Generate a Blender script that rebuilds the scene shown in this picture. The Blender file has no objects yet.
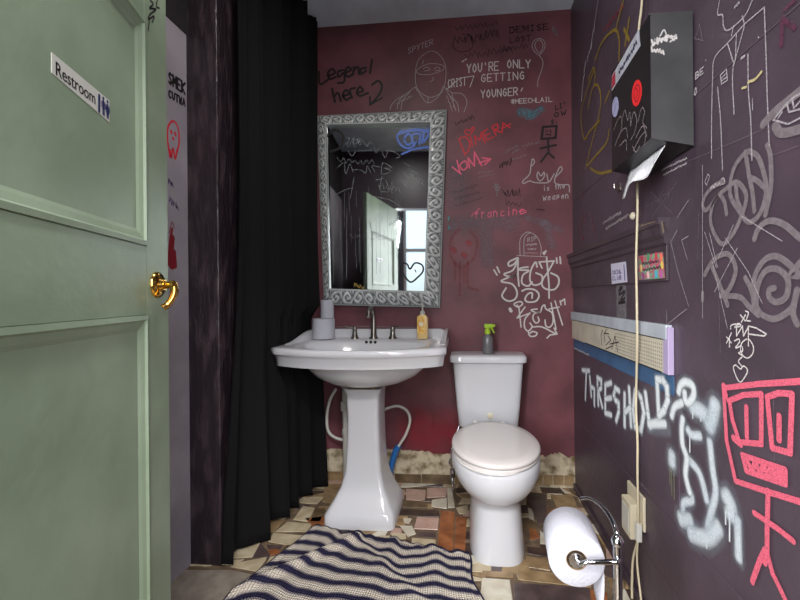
import bpy, bmesh, math, random
from math import sin, cos, pi, radians, sqrt, atan2, exp
from mathutils import Vector, Matrix
C = bpy.context.scene.collection
SC = bpy.context.scene

# ------------------------------------------------------------------ camera
FPX, CX, CY, CAMH = 390.0, 430.0, 297.0, 1.08
YAW, ROLL = radians(5.13), radians(0.5)
cd = bpy.data.cameras.new('camera'); cam = bpy.data.objects.new('camera', cd); C.objects.link(cam)
cd.sensor_width = 36.0; cd.lens = FPX / 800 * 36; cd.clip_start = 0.02
cd.shift_x = -(CX - 400) / 800; cd.shift_y = (CY - 300) / 800
cam.matrix_world = Matrix.Translation((0, 0, CAMH)) @ Matrix.Rotation(YAW, 4, 'Z') @ Matrix.Rotation(pi/2, 4, 'X') @ Matrix.Rotation(-ROLL, 4, 'Z')
SC.camera = cam
# ------------------------------------------------------------------ light
SC.view_settings.view_transform = 'Standard'; SC.view_settings.look = 'None'
SC.view_settings.gamma = 1; SC.view_settings.use_curve_mapping = False
SC.view_settings.exposure = 0.0
w = bpy.data.worlds.new('world'); SC.world = w; w.use_nodes = True
w.node_tree.nodes['Background'].inputs[0].default_value = (0.55, 0.72, 1, 1)
w.node_tree.nodes['Background'].inputs[1].default_value = 1.2

def area(name, loc, target, sx, sy, power, col):
    l = bpy.data.lights.new(name, 'AREA'); l.shape = 'RECTANGLE'; l.size = sx; l.size_y = sy
    l.energy = power; l.color = col
    o = bpy.data.objects.new(name, l); C.objects.link(o); o.location = loc
    o.rotation_euler = (Vector(target) - Vector(loc)).to_track_quat('-Z', 'Y').to_euler()
    return o
# added hall fill lights, unseen and without windows, shining through the open doorway
area('hall_fill_right', (0.85, -1.15, 1.55), (-0.45, 2.2, 0.35), 1.0, 1.5, 32, (0.97, 0.98, 1.0)).data.spread = radians(130)
area('hall_fill_left', (-1.05, -1.15, 1.45), (0.5, 1.9, 0.45), 0.9, 1.5, 70, (0.97, 0.98, 1.0)).data.spread = radians(130)
area('hall_fill_above', (0.12, -1.05, 2.85), (0.12, 1.6, 0.1), 0.9, 0.5, 40, (1.0, 0.98, 0.96)).data.spread = radians(120)  # added overhead fill, brightens the floor and lower walls
area('ceiling_light', (-0.38, 1.00, 2.655), (-0.36, 1.02, 0), 0.13, 0.13, 9, (1.0, 0.96, 0.90))

# ------------------------------------------------------------------ helpers
def lin(c):
    return tuple(((x/255)/12.92 if x/255 <= 0.04045 else ((x/255+0.055)/1.055)**2.4) for x in c) + (1,)
def ray(px, py):
    x, y = (px - CX) / FPX, -(py - CY) / FPX
    c, s = cos(-ROLL), sin(-ROLL); X, Y = x*c - y*s, x*s + y*c
    return Vector((-sin(YAW), cos(YAW), 0)) + Vector((cos(YAW), sin(YAW), 0)) * X + Vector((0, 0, Y))
CAM = Vector((0, 0, CAMH))
class Plane:
    """a surface in the room; at(px,py) is the spot of that surface seen at a pixel of the photo"""
    def __init__(s, p, n): s.p = Vector(p); s.n = Vector(n).normalized()
    def at(s, px, py):
        d = ray(px, py); return CAM + d * ((s.p - CAM).dot(s.n) / d.dot(s.n))

def mat(name, col, rough=0.6, metal=0.0, col2=None, scale=8.0, bump=0.0, bscale=60.0, spec=0.5, stretch=None, detail=6, lo=0.35, hi=0.65):
    m = bpy.data.materials.new(name); m.use_nodes = True
    nt = m.node_tree; b = nt.nodes['Principled BSDF']
    b.inputs['Base Color'].default_value = lin(col); b.inputs['Roughness'].default_value = rough
    b.inputs['Metallic'].default_value = metal; b.inputs['Specular IOR Level'].default_value = spec
    tc = nt.nodes.new('ShaderNodeTexCoord'); mp = nt.nodes.new('ShaderNodeMapping')
    nt.links.new(tc.outputs['Object'], mp.inputs[0])
    if stretch: mp.inputs['Scale'].default_value = stretch
    if col2:
        n = nt.nodes.new('ShaderNodeTexNoise'); n.inputs['Scale'].default_value = scale; n.inputs['Detail'].default_value = detail
        r = nt.nodes.new('ShaderNodeValToRGB'); r.color_ramp.elements[0].color = lin(col); r.color_ramp.elements[1].color = lin(col2)
        r.color_ramp.elements[0].position = lo; r.color_ramp.elements[1].position = hi
        nt.links.new(mp.outputs[0], n.inputs['Vector']); nt.links.new(n.outputs[0], r.inputs[0]); nt.links.new(r.outputs[0], b.inputs['Base Color'])
    if bump:
        n2 = nt.nodes.new('ShaderNodeTexNoise'); n2.inputs['Scale'].default_value = bscale; n2.inputs['Detail'].default_value = 8
        bp = nt.nodes.new('ShaderNodeBump'); bp.inputs['Strength'].default_value = bump; bp.inputs['Distance'].default_value = 0.01
        nt.links.new(mp.outputs[0], n2.inputs['Vector']); nt.links.new(n2.outputs[0], bp.inputs['Height']); nt.links.new(bp.outputs[0], b.inputs['Normal'])
    return m

def paint(name, col, rough=0.6, noise=0.0, nscale=300.0, op=1.0):
    """paint / ink / chalk mark: coverage comes from the mesh attribute 'cov' (soft edge of a spray) and speckle"""
    m = bpy.data.materials.new(name); m.use_nodes = True; nt = m.node_tree; b = nt.nodes['Principled BSDF']
    b.inputs['Base Color'].default_value = lin(col); b.inputs['Roughness'].default_value = rough
    tr = nt.nodes.new('ShaderNodeBsdfTransparent'); mx = nt.nodes.new('ShaderNodeMixShader')
    at = nt.nodes.new('ShaderNodeAttribute'); at.attribute_name = 'cov'
    mu = nt.nodes.new('ShaderNodeMath'); mu.operation = 'MULTIPLY'; mu.inputs[1].default_value = op
    nt.links.new(at.outputs['Fac'], mu.inputs[0])
    last = mu.outputs[0]
    if noise > 0:
        tc = nt.nodes.new('ShaderNodeTexCoord'); n = nt.nodes.new('ShaderNodeTexNoise'); n.inputs['Scale'].default_value = nscale; n.inputs['Detail'].default_value = 3
        nt.links.new(tc.outputs['Object'], n.inputs['Vector'])
        mr = nt.nodes.new('ShaderNodeMapRange'); mr.inputs['From Min'].default_value = 0.5 - 0.25*noise; mr.inputs['From Max'].default_value = 0.5 + 0.05
        mr.inputs['To Min'].default_value = 1 - noise; mr.inputs['To Max'].default_value = 1
        nt.links.new(n.outputs[0], mr.inputs['Value'])
        m2 = nt.nodes.new('ShaderNodeMath'); m2.operation = 'MULTIPLY'; nt.links.new(last, m2.inputs[0]); nt.links.new(mr.outputs[0], m2.inputs[1]); last = m2.outputs[0]
    nt.links.new(last, mx.inputs[0]); nt.links.new(tr.outputs[0], mx.inputs[1]); nt.links.new(b.outputs[0], mx.inputs[2])
    nt.links.new(mx.outputs[0], nt.nodes['Material Output'].inputs[0])
    return m

def tag(o, label=None, cat=None, group=None, kind=None):
    if label: o['label'] = label
    if cat: o['category'] = cat
    if group: o['group'] = group
    if kind: o['kind'] = kind
    return o
def empty(name, loc, rz=0, label=None, cat=None, group=None):
    o = bpy.data.objects.new(name, None); C.objects.link(o); o.location = loc; o.rotation_euler = (0, 0, rz)
    o.empty_display_size = 0.05
    return tag(o, label, cat, group)

class MB:
    """collects shapes (world coordinates) for ONE mesh object"""
    def __init__(s): s.v = []; s.f = []; s.m = []; s.cov = {}; s.uv = {}
    def add(s, vs, fs, mi=0):
        n = len(s.v); s.v += [tuple(v) for v in vs]; s.f += [tuple(i + n for i in f) for f in fs]; s.m += [mi] * len(fs); return n
    def box(s, a, b, mi=0):
        x0, y0, z0 = a; x1, y1, z1 = b
        vs = [(x0,y0,z0),(x1,y0,z0),(x1,y1,z0),(x0,y1,z0),(x0,y0,z1),(x1,y0,z1),(x1,y1,z1),(x0,y1,z1)]
        s.add(vs, [(3,2,1,0),(4,5,6,7),(0,1,5,4),(1,2,6,5),(2,3,7,6),(3,0,4,7)], mi); return s
    def loft(s, rings, cap0=True, cap1=True, mi=0):
        n = len(rings[0]); vs = [p for r in rings for p in r]; fs = []
        for i in range(len(rings)-1):
            for j in range(n):
                k = (j+1) % n; fs.append((i*n+j, i*n+k, (i+1)*n+k, (i+1)*n+j))
        if cap0: fs.append(tuple(range(n))[::-1])
        if cap1: fs.append(tuple((len(rings)-1)*n + j for j in range(n)))
        s.add(vs, fs, mi); return s
    def lathe(s, c, prof, axis='Z', n=32, cap0=True, cap1=True, mi=0):
        rings = []
        for r, h in prof:
            ring = []
            for j in range(n):
                a = 2*pi*j/n; p = Vector((r*cos(a), r*sin(a), h))
                if axis == 'Y': p = Vector((p.x, p.z, -p.y))
                elif axis == 'X': p = Vector((p.z, p.y, -p.x))
                elif not isinstance(axis, str): p = axis @ p
                ring.append(Vector(c) + p)
            rings.append(ring)
        return s.loft(rings, cap0, cap1, mi)
    def tube(s, pts, r, n=12, smooth=True, mi=0, k=6):
        pts = [Vector(p) for p in pts]; rs = r if isinstance(r, (list, tuple)) else None
        if smooth and len(pts) > 2: pts, ts = crom(pts, k, True)
        else: ts = [float(i) for i in range(len(pts))]
        rings = []; up = None
        for i, p in enumerate(pts):
            t = (pts[min(i+1, len(pts)-1)] - pts[max(i-1, 0)]).normalized()
            if up is None: up = Vector((0,0,1)) if abs(t.z) < 0.9 else Vector((1,0,0))
            sd = t.cross(up).normalized(); up = sd.cross(t).normalized()
            if rs:
                q = min(ts[i], len(rs)-1.0001); a = int(q); rr = rs[a] + (rs[a+1]-rs[a])*(q-a)
            else: rr = r
            rings.append([p + sd*rr*cos(2*pi*j/n) + up*rr*sin(2*pi*j/n) for j in range(n)])
        return s.loft(rings, True, True, mi)
    def build(s, name, mats, parent=None, smooth=False, bevel=0.0, auto=40, label=None, seg=3):
        me = bpy.data.meshes.new(name)
        off = Vector(parent.matrix_basis.translation) if parent else Vector((0,0,0))
        if parent:
            par = parent
            M = Matrix.Identity(4)
            chain = []
            while par: chain.append(par.matrix_basis.copy()); par = par.parent
            for q in reversed(chain): M = M @ q
            Mi = M.inverted(); vs = [tuple(Mi @ Vector(v)) for v in s.v]
        else: vs = s.v
        me.from_pydata(vs, [], s.f)
        ms = mats if isinstance(mats, (list, tuple)) else [mats]
        for m in ms: me.materials.append(m)
        me.polygons.foreach_set('material_index', s.m)
        if s.cov:
            a = me.attributes.new('cov', 'FLOAT', 'POINT')
            for i in range(len(s.v)): a.data[i].value = s.cov.get(i, 1.0)
        if s.uv:
            u = me.uv_layers.new(name='UVMap')
            for lp in me.loops: u.data[lp.index].uv = s.uv.get(lp.vertex_index, (0, 0))
        me.validate(); bm = bmesh.new(); bm.from_mesh(me); 
        if not s.cov: bmesh.ops.recalc_face_normals(bm, faces=bm.faces)
        bm.to_mesh(me); bm.free()
        o = bpy.data.objects.new(name, me); C.objects.link(o)
        if parent: o.parent = parent
        if smooth:
            for p in me.polygons: p.use_smooth = True
            try: me.set_sharp_from_angle(angle=radians(auto))
            except Exception: pass
        if bevel:
            b = o.modifiers.new('bevel', 'BEVEL'); b.width = bevel; b.segments = seg; b.limit_method = 'ANGLE'; b.angle_limit = radians(35)
            for p in me.polygons: p.use_smooth = True
            wn = o.modifiers.new('wn', 'WEIGHTED_NORMAL')
        if label: o['label'] = label
        return o

def crom(pts, k=6, want_t=False):
    out = []; ts = []; n = len(pts); closed = (pts[0] - pts[-1]).length < 1e-6
    for i in range(n-1):
        p1, p2 = pts[i], pts[i+1]
        p0 = pts[i-1] if i > 0 else (pts[-2] if closed else p1*2 - p2)
        p3 = pts[i+2] if i+2 < n else (pts[1] if closed else p2*2 - p1)
        for j in range(k):
            t = j/k
            out.append(0.5*((2*p1) + (p2-p0)*t + (2*p0-5*p1+4*p2-p3)*t*t + (3*p1-p0-3*p2+p3)*t**3)); ts.append(i+t)
    out.append(pts[-1].copy()); ts.append(float(n-1))
    return (out, ts) if want_t else out

LAYER = [0]
class Mark:
    """a painted or written mark lying on a surface, one mesh"""
    def __init__(s, plane, z0=0.0004):
        s.pl = plane; s.mb = MB(); s.z = z0
    def stroke(s, pts, w, soft=False, smooth=True, k=5, taper=False, world=False):
        P = [Vector(p) if world else s.pl.at(*p) for p in pts]
        if len(P) == 1: P = [P[0], P[0] + Vector((0,0,0.0008))]
        if not smooth and len(P) > 2:
            for a, b in zip(P[:-1], P[1:]): s.stroke([a, b], w, soft, False, k, False, True)
            return s
        if smooth and len(P) > 2: P = crom(P, k)
        LAYER[0] = (LAYER[0] + 1) % 60
        n = s.pl.n; off = n * (s.z + LAYER[0]*0.000012); mb = s.mb
        # clean duplicates, extend ends for rounded caps
        Q = [P[0]]
        for p in P[1:]:
            if (p - Q[-1]).length > 1e-5: Q.append(p)
        if len(Q) < 2: return s
        rows = []; t0 = (Q[1]-Q[0]).normalized(); t1 = (Q[-1]-Q[-2]).normalized(); h = w/2
        path = []
        caps = [(-1.0, 0.0), (-0.9, 0.43), (-0.6, 0.8), (-0.25, 0.97)]
        for a, b in caps: path.append((Q[0] + t0*h*a, t0, b if not soft else (b if a > -1 else 0.05), 0.0 if (soft and a <= -0.9) else (0.6 if soft and a < -0.5 else 1)))
        for i, q in enumerate(Q):
            t = (Q[min(i+1, len(Q)-1)] - Q[max(i-1, 0)]).normalized(); tw = 1 - 0.85*i/(len(Q)-1) if taper else 1
            path.append((q, t, tw, 1))
        tw = 0.15 if taper else 1
        for a, b in reversed(caps): path.append((Q[-1] - t1*h*a*tw, t1, b*tw, 0.0 if (soft and a <= -0.9) else (0.6 if soft and a < -0.5 else 1)))
        cols = [(-1.0, 0), (-0.62, 0.7), (-0.3, 1), (0.3, 1), (0.62, 0.7), (1.0, 0)] if soft else [(-1, 1), (1, 1)]
        m = len(cols); base = len(mb.v); vs = []; fs = []
        for (p, t, wd, cv) in path:
            sd = n.cross(t).normalized()
            for c, a in cols:
                vs.append(p + off + sd*(c*h*max(wd, 0.02))); mb.cov[base + len(vs) - 1] = a*cv
        for i in range(len(path)-1):
            for j in range(m-1): fs.append((i*m+j, i*m+j+1, (i+1)*m+j+1, (i+1)*m+j))
        mb.add(vs, fs); return s
    def many(s, lst, w, **k):
        for p in lst: s.stroke(p, w, **k)
        return s
    def fill(s, pts, world=False):
        P = [Vector(p) if world else s.pl.at(*p) for p in pts]; LAYER[0] = (LAYER[0] + 1) % 60
        off = s.pl.n * (s.z + LAYER[0]*0.000012); c = sum(P, Vector())/len(P); b = len(s.mb.v)
        s.mb.add([c+off] + [p+off for p in P], [(0, i+1, (i+1) % len(P) + 1) for i in range(len(P))])
        for i in range(len(P)+1): s.mb.cov[b+i] = 1.0
        return s
    def text(s, st, p0, p1, h, w, up=(0, -1), jit=0.0, fill_=0.72, **k):
        rnd = random.Random(sum(map(ord, st))); n = len(st); dx, dy = (p1[0]-p0[0])/n, (p1[1]-p0[1])/n
        for i, ch in enumerate(st):
            g = GL.get(ch)
            if not g: continue
            jx, jy = rnd.uniform(-jit, jit), rnd.uniform(-jit, jit)
            for part in g.split(';'):
                pts = []
                for q in part.split(','):
                    u, v = int(q[0])/8, int(q[1])/8
                    ox = p0[0] + dx*(i + u*fill_) + up[0]*h*v + jx; oy = p0[1] + dy*(i + u*fill_) + up[1]*h*v + jy
                    pts.append((ox, oy))
                s.stroke(pts, w, smooth=False, **k)
        return s
    def scrawl(s, p0, p1, amp, n, w, seed=0):
        rnd = random.Random(seed); pts = []
        for i in range(n):
            t = i/(n-1); a = amp*(1 if i % 2 else -1)*rnd.uniform(0.3, 1)
            pts.append((p0[0] + (p1[0]-p0[0])*t + rnd.uniform(-.5, .5)*amp*.5, p0[1] + (p1[1]-p0[1])*t + a))
        return s.stroke(pts, w, k=4)
    def build(s, name, m, parent, label=None):
        return s.mb.build(name, m, parent, label=label)
GL = {'A':'00,48,80;23,63','B':'00,08,58,76,54,04;54,82,60,00','C':'77,48,16,12,40,71','D':'00,08,58,84,50,00','E':'80,00,08,88;04,64','F':'00,08,88;04,64',
'G':'77,48,15,12,40,71,74,44','H':'00,08;80,88;04,84','I':'20,60;40,48;28,68','J':'78,72,40,11','K':'00,08;88,04,80','L':'08,00,80','M':'00,08,43,88,80',
'N':'00,08,80,88','O':'48,15,12,40,72,75,48','P':'00,08,68,86,64,04','Q':'48,15,12,40,72,75,48;52,80','R':'00,08,68,86,64,04;34,80','S':'77,48,16,44,72,40,11',
'T':'08,88;48,40','U':'08,12,40,72,88','V':'08,40,88','W':'08,20,45,60,88','X':'08,80;88,00','Y':'08,44,88;44,40','Z':'08,88,00,80','#':'30,38;60,68;03,83;06,86',
"'":'48,46','"':'38,36;58,56','.':'40,41','a':'75,35,12,30,72;76,70','c':'75,35,12,30,71','e':'13,73,65,35,12,30,71','f':'68,47,40;25,75','i':'45,40;48,47',
'n':'06,00;04,36,64,60','o':'36,14,12,30,61,64,36','r':'26,20;24,46,65','t':'48,41,60;25,75','h':'08,00;04,35,63,60','s':'65,35,13,62,40,10','w':'06,20,44,60,86','p':'16,10;15,56,62,13','l':'48,40','$':'77,48,16,44,72,40,11;49,40','7':'08,88,30','1':'38,30','+':'44,84;48,40','*':'17,71;11,77;48,40','2':'17,48,76,10,80'}

# ------------------------------------------------------------------ materials
M = {}
M['maroon'] = mat('maroon_wall_paint', (120, 69, 77), 0.5, col2=(94, 53, 60), scale=5, bump=0.12, bscale=40)
M['purple'] = mat('dark_purple_wall_paint', (80, 66, 77), 0.40, col2=(66, 55, 64), scale=4, bump=0.15, bscale=35)
M['purple_board'] = mat('dark_purple_board_paint', (70, 57, 66), 0.45, col2=(58, 47, 55), scale=9, bump=0.15, bscale=50)
M['whitewall'] = mat('grey_white_wall_paint', (156, 149, 158), 0.6, col2=(138, 131, 140), scale=5, bump=0.1)
M['darkwall'] = mat('near_black_wall_paint', (38, 32, 36), 0.6, col2=(28, 24, 27), scale=6, bump=0.2)
M['ceiling'] = mat('ceiling_paint', (220, 230, 244), 0.8, col2=(202, 212, 226), scale=6, bump=0.15, bscale=30)
M['post'] = mat('worn_purple_timber', (40, 31, 37), 0.34, col2=(78, 64, 70), scale=9, bump=0.7, bscale=25, stretch=(3, 3, .8), lo=.5, hi=.75)
M['hall'] = mat('hall_wall_paint', (84, 86, 96), 0.7, col2=(70, 72, 82), scale=4)
M['door'] = mat('sage_green_gloss_paint', (140, 156, 134), 0.42, col2=(124, 140, 118), scale=5, bump=0.12, bscale=25, detail=8)
M['porcelain'] = mat('white_porcelain', (208, 208, 213), 0.12, spec=0.6)
M['seatw'] = mat('white_seat_plastic', (216, 210, 208), 0.22, spec=0.5)
M['chrome'] = mat('chrome', (190, 192, 196), 0.12, 1.0)
M['nickel'] = mat('brushed_nickel', (150, 145, 138), 0.3, 1.0)
M['brass'] = mat('polished_brass', (214, 170, 84), 0.16, 1.0)
M['black'] = mat('black_plastic', (20, 18, 20), 0.45)
M['curtain'] = mat('black_curtain_cloth', (17, 16, 18), 0.9, bump=0.1, bscale=300, spec=0.2)
M['disp'] = mat('dark_grey_steel', (74, 73, 74), 0.45, 0.0, col2=(64, 63, 64), scale=10)
M['dispside'] = mat('black_steel', (26, 25, 27), 0.4)
M['paper'] = mat('white_tissue_paper', (186, 186, 196), 0.9, bump=0.25, bscale=160, spec=0.1)
M['towel'] = mat('paper_towel', (226, 226, 230), 0.9, bump=0.4, bscale=90, spec=0.1)
M['card'] = mat('brown_cardboard', (150, 125, 95), 0.9)
M['cream'] = mat('cream_plastic', (206, 196, 172), 0.4)
M['cord'] = mat('beige_flex', (196, 184, 156), 0.5)
M['whiteplastic'] = mat('white_plastic', (205, 203, 196), 0.35)
M['blue'] = mat('blue_foam', (40, 105, 175), 0.5)
M['green'] = mat('lime_green_plastic', (160, 195, 45), 0.35)
M['greybottle'] = mat('grey_bottle_plastic', (120, 118, 122), 0.25, 0.3)
M['orangelabel'] = mat('orange_label', (218, 150, 40), 0.4, col2=(240, 205, 120), scale=60)
M['softgel'] = mat('clear_amber_soap', (222, 190, 130), 0.12)
M['ventcream'] = mat('cream_painted_metal', (196, 188, 170), 0.5, col2=(180, 172, 156), scale=12)
M['lightgrey'] = mat('pale_blue_grey_paint', (178, 184, 192), 0.5, col2=(160, 166, 174), scale=14)
M['bluepaint'] = mat('blue_paint', (62, 98, 136), 0.5, col2=(50, 82, 118), scale=14)
M['lilac'] = mat('lilac_paint', (168, 152, 186), 0.5)
M['hole'] = mat('dark_gap', (14, 12, 12), 0.8)
M['plaster'] = mat('bare_dirty_plaster', (206, 192, 166), 0.85, col2=(110, 92, 62), scale=16, bump=0.9, bscale=45, detail=10, lo=.46, hi=.68)
M['plaster_lo'] = mat('stained_plaster', (140, 118, 84), 0.8, col2=(84, 66, 42), scale=22, bump=0.8, bscale=50)
M['grout'] = mat('brown_grout', (92, 76, 60), 0.85, col2=(122, 102, 80), scale=20, bump=0.5)
def tile(n, a, b, r=0.35): return mat(n, a, r, col2=b, scale=18, bump=0.25, bscale=40)
TILES = [tile('cream_tile', (202, 188, 160), (178, 160, 130)), tile('pink_tile', (196, 164, 150), (178, 146, 132)), tile('terracotta_tile', (160, 100, 62), (122, 74, 46)),
         tile('dark_brown_tile', (80, 62, 54), (54, 43, 40)), tile('tan_stone_tile', (166, 140, 104), (130, 106, 76)), tile('white_tile', (214, 208, 192), (194, 184, 164)),
         tile('olive_brown_tile', (118, 98, 72), (88, 72, 54)), tile('mauve_grey_tile', (96, 80, 78), (72, 60, 60)), tile('grey_stone_tile', (156, 146, 134), (132, 122, 112))]

# ------------------------------------------------------------------ room shell
XR, XL, YB, HC, XP = 0.605, -1.12, 2.254, 2.69, -0.99
YF0, YF1 = 0.03, 0.15
def struct(mb, name, m, label=None, parent=None, **k):
    o = mb.build(name, m, parent, **k)
    if not parent: o['kind'] = 'structure'
    if label: o['label'] = label
    return o
wall_back = struct(MB().box((-1.3, YB, -0.02), (XR+.12, YB+.12, 2.9)), 'wall_back', M['maroon'], 'maroon back wall covered in marker writing')
wall_right = struct(MB().box((XR, YF0, -0.02), (XR+.12, YB, 2.9)), 'wall_right', M['purple'], 'dark purple right wall covered in tags')
wall_left = struct(MB().box((XL-.12, YF1, -0.02), (XL, 1.492, 2.155)), 'wall_left', M['whitewall'], 'grey white left wall strip with small drawings')
struct(MB().box((XL-.12, YF1, 2.155), (XL+.004, 1.492, 2.9)), 'wall_left_upper', M['darkwall'], 'dark painted band above the grey white left wall')
mb = MB(); mb.box((XL-.12, 1.492, 0), (XP, 1.60, 2.9)); mb.box((XL-.12, 1.60, 0), (XP-.01, YB, 2.9))
wall_part = struct(mb, 'wall_partition', M['post'], 'worn dark purple timber wall end beside the curtain', bevel=0.006)
for z, yy in ((0.76, 0), (1.19, 0), (1.28, 0), (1.75, 0)):
    pass
for zz in (0.78, 1.20, 1.77):
    MB().box((XL+.002, 1.503, zz), (XP-.004, 1.4925, zz+.006)).build('board_seam', M['purple_board'], wall_part)
mb = MB(); mb.box((-1.3, YF0, -0.02), (-.545, YF1, 2.9)); mb.box((.32, YF0, -0.02), (XR, YF1, 2.9)); mb.box((-.545, YF0, 2.06), (.32, YF1, 2.9))
struct(mb, 'wall_front', M['purple'], 'dark wall around the doorway')
struct(MB().box((-1.3, YF0, HC), (XR+.12, YB+.1, HC+.1)), 'ceiling', M['ceiling'], 'grey blue painted ceiling')
# hall beyond the doorway (seen in the mirror)
HX0, HX1, HY, HH = -1.9, 1.5, -1.55, 3.1
wx0, wx1, wz0, wz1 = -0.53, 0.10, 1.02, 2.62
mb = MB(); mb.box((HX0-.1, HY-.1, 0), (wx0, HY, HH)); mb.box((wx1, HY-.1, 0), (HX1+.1, HY, HH)); mb.box((wx0, HY-.1, 0), (wx1, HY, wz0)); mb.box((wx0, HY-.1, wz1), (wx1, HY, HH))
struct(mb, 'wall_hall_rear', M['hall'], 'hall wall with a tall window, seen in the mirror')
struct(MB().box((HX0-.1, HY, 0), (HX0, YF0, HH)), 'wall_hall_left', M['hall']); struct(MB().box((HX1, HY, 0), (HX1+.1, YF0, HH)), 'wall_hall_right', M['hall'])
struct(MB().box((HX0, HY, HH), (HX1, YF0, HH+.1)), 'ceiling_hall', M['ceiling'])
mb = MB(); mb.box((HX0, YF0-.01, 0), (-1.3, YF0+.08, HH)); mb.box((XR+.12, YF0-.01, 0), (HX1, YF0+.08, HH)); mb.box((-1.3, YF0-.01, 2.9), (XR+.12, YF0+.08, HH))
struct(mb, 'wall_hall_front', M['hall'])
win = struct(MB().box((wx0, HY-.08, wz0), (wx0+.04, HY-.02, wz1)).box((wx1-.04, HY-.08, wz0), (wx1, HY-.02, wz1)).box((wx0+.04, HY-.08, wz0), (wx1-.04, HY-.02, wz0+.05)).box((wx0+.04, HY-.08, wz1-.05), (wx1-.04, HY-.02, wz1)).box((wx0+.04, HY-.075, 1.78), (wx1-.04, HY-.025, 1.83)), 'window_1', M['whiteplastic'], 'tall white sash window reflected in the mirror')
gm = bpy.data.materials.new('window_daylight_sky'); gm.use_nodes = True
nt = gm.node_tree; em = nt.nodes.new('ShaderNodeEmission'); em.inputs[1].default_value = 1.7
tcn = nt.nodes.new('ShaderNodeTexCoord'); sp = nt.nodes.new('ShaderNodeSeparateXYZ'); rp = nt.nodes.new('ShaderNodeValToRGB'); mr = nt.nodes.new('ShaderNodeMapRange')
nt.links.new(tcn.outputs['Object'], sp.inputs[0]); nt.links.new(sp.outputs['Z'], mr.inputs['Value']); mr.inputs['From Min'].default_value = .6; mr.inputs['From Max'].default_value = 3.0
nt.links.new(mr.outputs[0], rp.inputs[0]); rp.color_ramp.elements[0].color = lin((190, 190, 180)); rp.color_ramp.elements[1].color = lin((228, 242, 252)); rp.color_ramp.elements[0].position = .1; rp.color_ramp.elements[1].position = .5
nt.links.new(rp.outputs[0], em.inputs[0]); nt.links.new(em.outputs[0], nt.nodes['Material Output'].inputs[0])
gl = bpy.data.materials.new('window_glass'); gl.use_nodes = True; b = gl.node_tree.nodes['Principled BSDF']; b.inputs['Transmission Weight'].default_value = 1; b.inputs['Roughness'].default_value = 0.02; b.inputs['Base Color'].default_value = (.92, .97, 1, 1); b.inputs['IOR'].default_value = 1.02
MB().box((wx0+.04, HY-.055, wz0+.05), (wx1-.04, HY-.05, wz1-.05)).build('pane', gl, win)
struct(MB().box((HX0-.5, HY-1.2, .2), (HX1+.5, HY-1.15, 3.6)), 'sky_outside', gm, 'pale sky outside the hall window')

# ------------------------------------------------------------------ floor: broken-tile mosaic
FL = Plane((0, 0, 0), (0, 0, 1))
mb = MB(); mb.box((HX0-.1, HY-.1, -0.1), (HX1+.1, YB+.1, 0.0), 0)
tmats = [M['grout']] + TILES
T = dict(cream=1, pink=2, terra=3, dark=4, tan=5, white=6, olive=7, mauve=8, grey=9)
explicit = [
 ('pink', [(406,489),(426,490),(425,501),(406,500)]), ('pink', [(427,488),(448,488),(446,497),(427,498)]), ('pink', [(393,490),(405,490),(404,499),(396,499)]),
 ('white', [(432,500),(447,498),(447,509),(431,507)]), ('pink', [(417,517),(439,518),(438,530),(414,529)]),
 ('terra', [(441,510),(455,512),(453,554),(437,550)]), ('terra', [(456,516),(467,517),(465,557),(454,554)]),
 ('cream', [(412,538),(436,540),(435,551),(411,549)]), ('white', [(400,526),(412,526),(416,534),(408,537)]), ('cream', [(392,533),(406,534),(406,539),(391,540)]),
 ('cream', [(380,536),(390,536),(389,541),(381,541)]), ('white', [(403,518),(412,519),(409,524),(404,523)]),
 ('terra', [(304,518),(326,516),(326,530),(345,536),(372,540),(370,548),(320,535)]),
 ('terra', [(390,541),(410,543),(410,552),(388,550)]),
 ('dark', [(396,509),(439,511),(439,517),(397,516)]), ('olive', [(398,501),(428,503),(428,508),(398,507)]), ('mauve', [(418,532),(436,533),(436,538),(417,537)]),
 ('dark', [(406,540),(411,541),(410,549),(405,548)]),
 ('cream', [(303,506),(315,508),(308,522),(293,520)]), ('cream', [(287,522),(312,524),(307,532),(275,532)]), ('cream', [(273,533),(307,536),(292,546),(268,542)]),
 ('cream', [(233,564),(268,557),(257,572),(230,567)]), ('terra', [(268,550),(277,549),(282,553),(270,556)]), ('olive', [(316,508),(326,509),(320,522),(310,522)]),
 ('tan', [(262,528),(272,529),(266,540),(258,538)]), ('cream', [(270,557),(284,555),(275,566),(262,572)]),
 ('tan', [(325,484),(345,484),(340,505),(322,502)]),
 ('grey', [(150,620),(178,570),(231,570),(255,575),(225,640)]),
 ('white', [(482,578),(510,580),(513,602),(479,602)]), ('tan', [(482,571),(514,573),(514,578),(481,576)]), ('tan', [(526,556),(548,560),(550,571),(526,567)]),
 ('tan', [(516,569),(552,573),(591,583),(591,588),(518,580)]), ('mauve', [(513,583),(591,588),(593,612),(514,608)]), ('dark', [(527,547),(546,549),(547,557),(528,554)]),
 ('mauve', [(530,494),(546,495),(546,522),(539,524),(528,504)]), ('white', [(528,508),(533,509),(534,521),(529,519)]), ('cream', [(547,494),(551,494),(551,499),(547,499)]),
 ('tan', [(551,495),(573,495),(578,508),(557,508)]), ('terra', [(548,510),(556,508),(559,520),(549,524)]), ('terra', [(529,528),(536,530),(540,538),(530,540)]),
 ('cream', [(521,497),(527,496),(526,505),(520,505)]), ('white', [(447,488),(452,488),(455,508),(448,508)]), ('cream', [(456,508),(468,505),(468,514),(459,514)]),
]
ex = []
for c, q in explicit:
    P = [FL.at(*p) for p in q]; ex.append((T[c], [(p.x, p.y) for p in P]))
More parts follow.
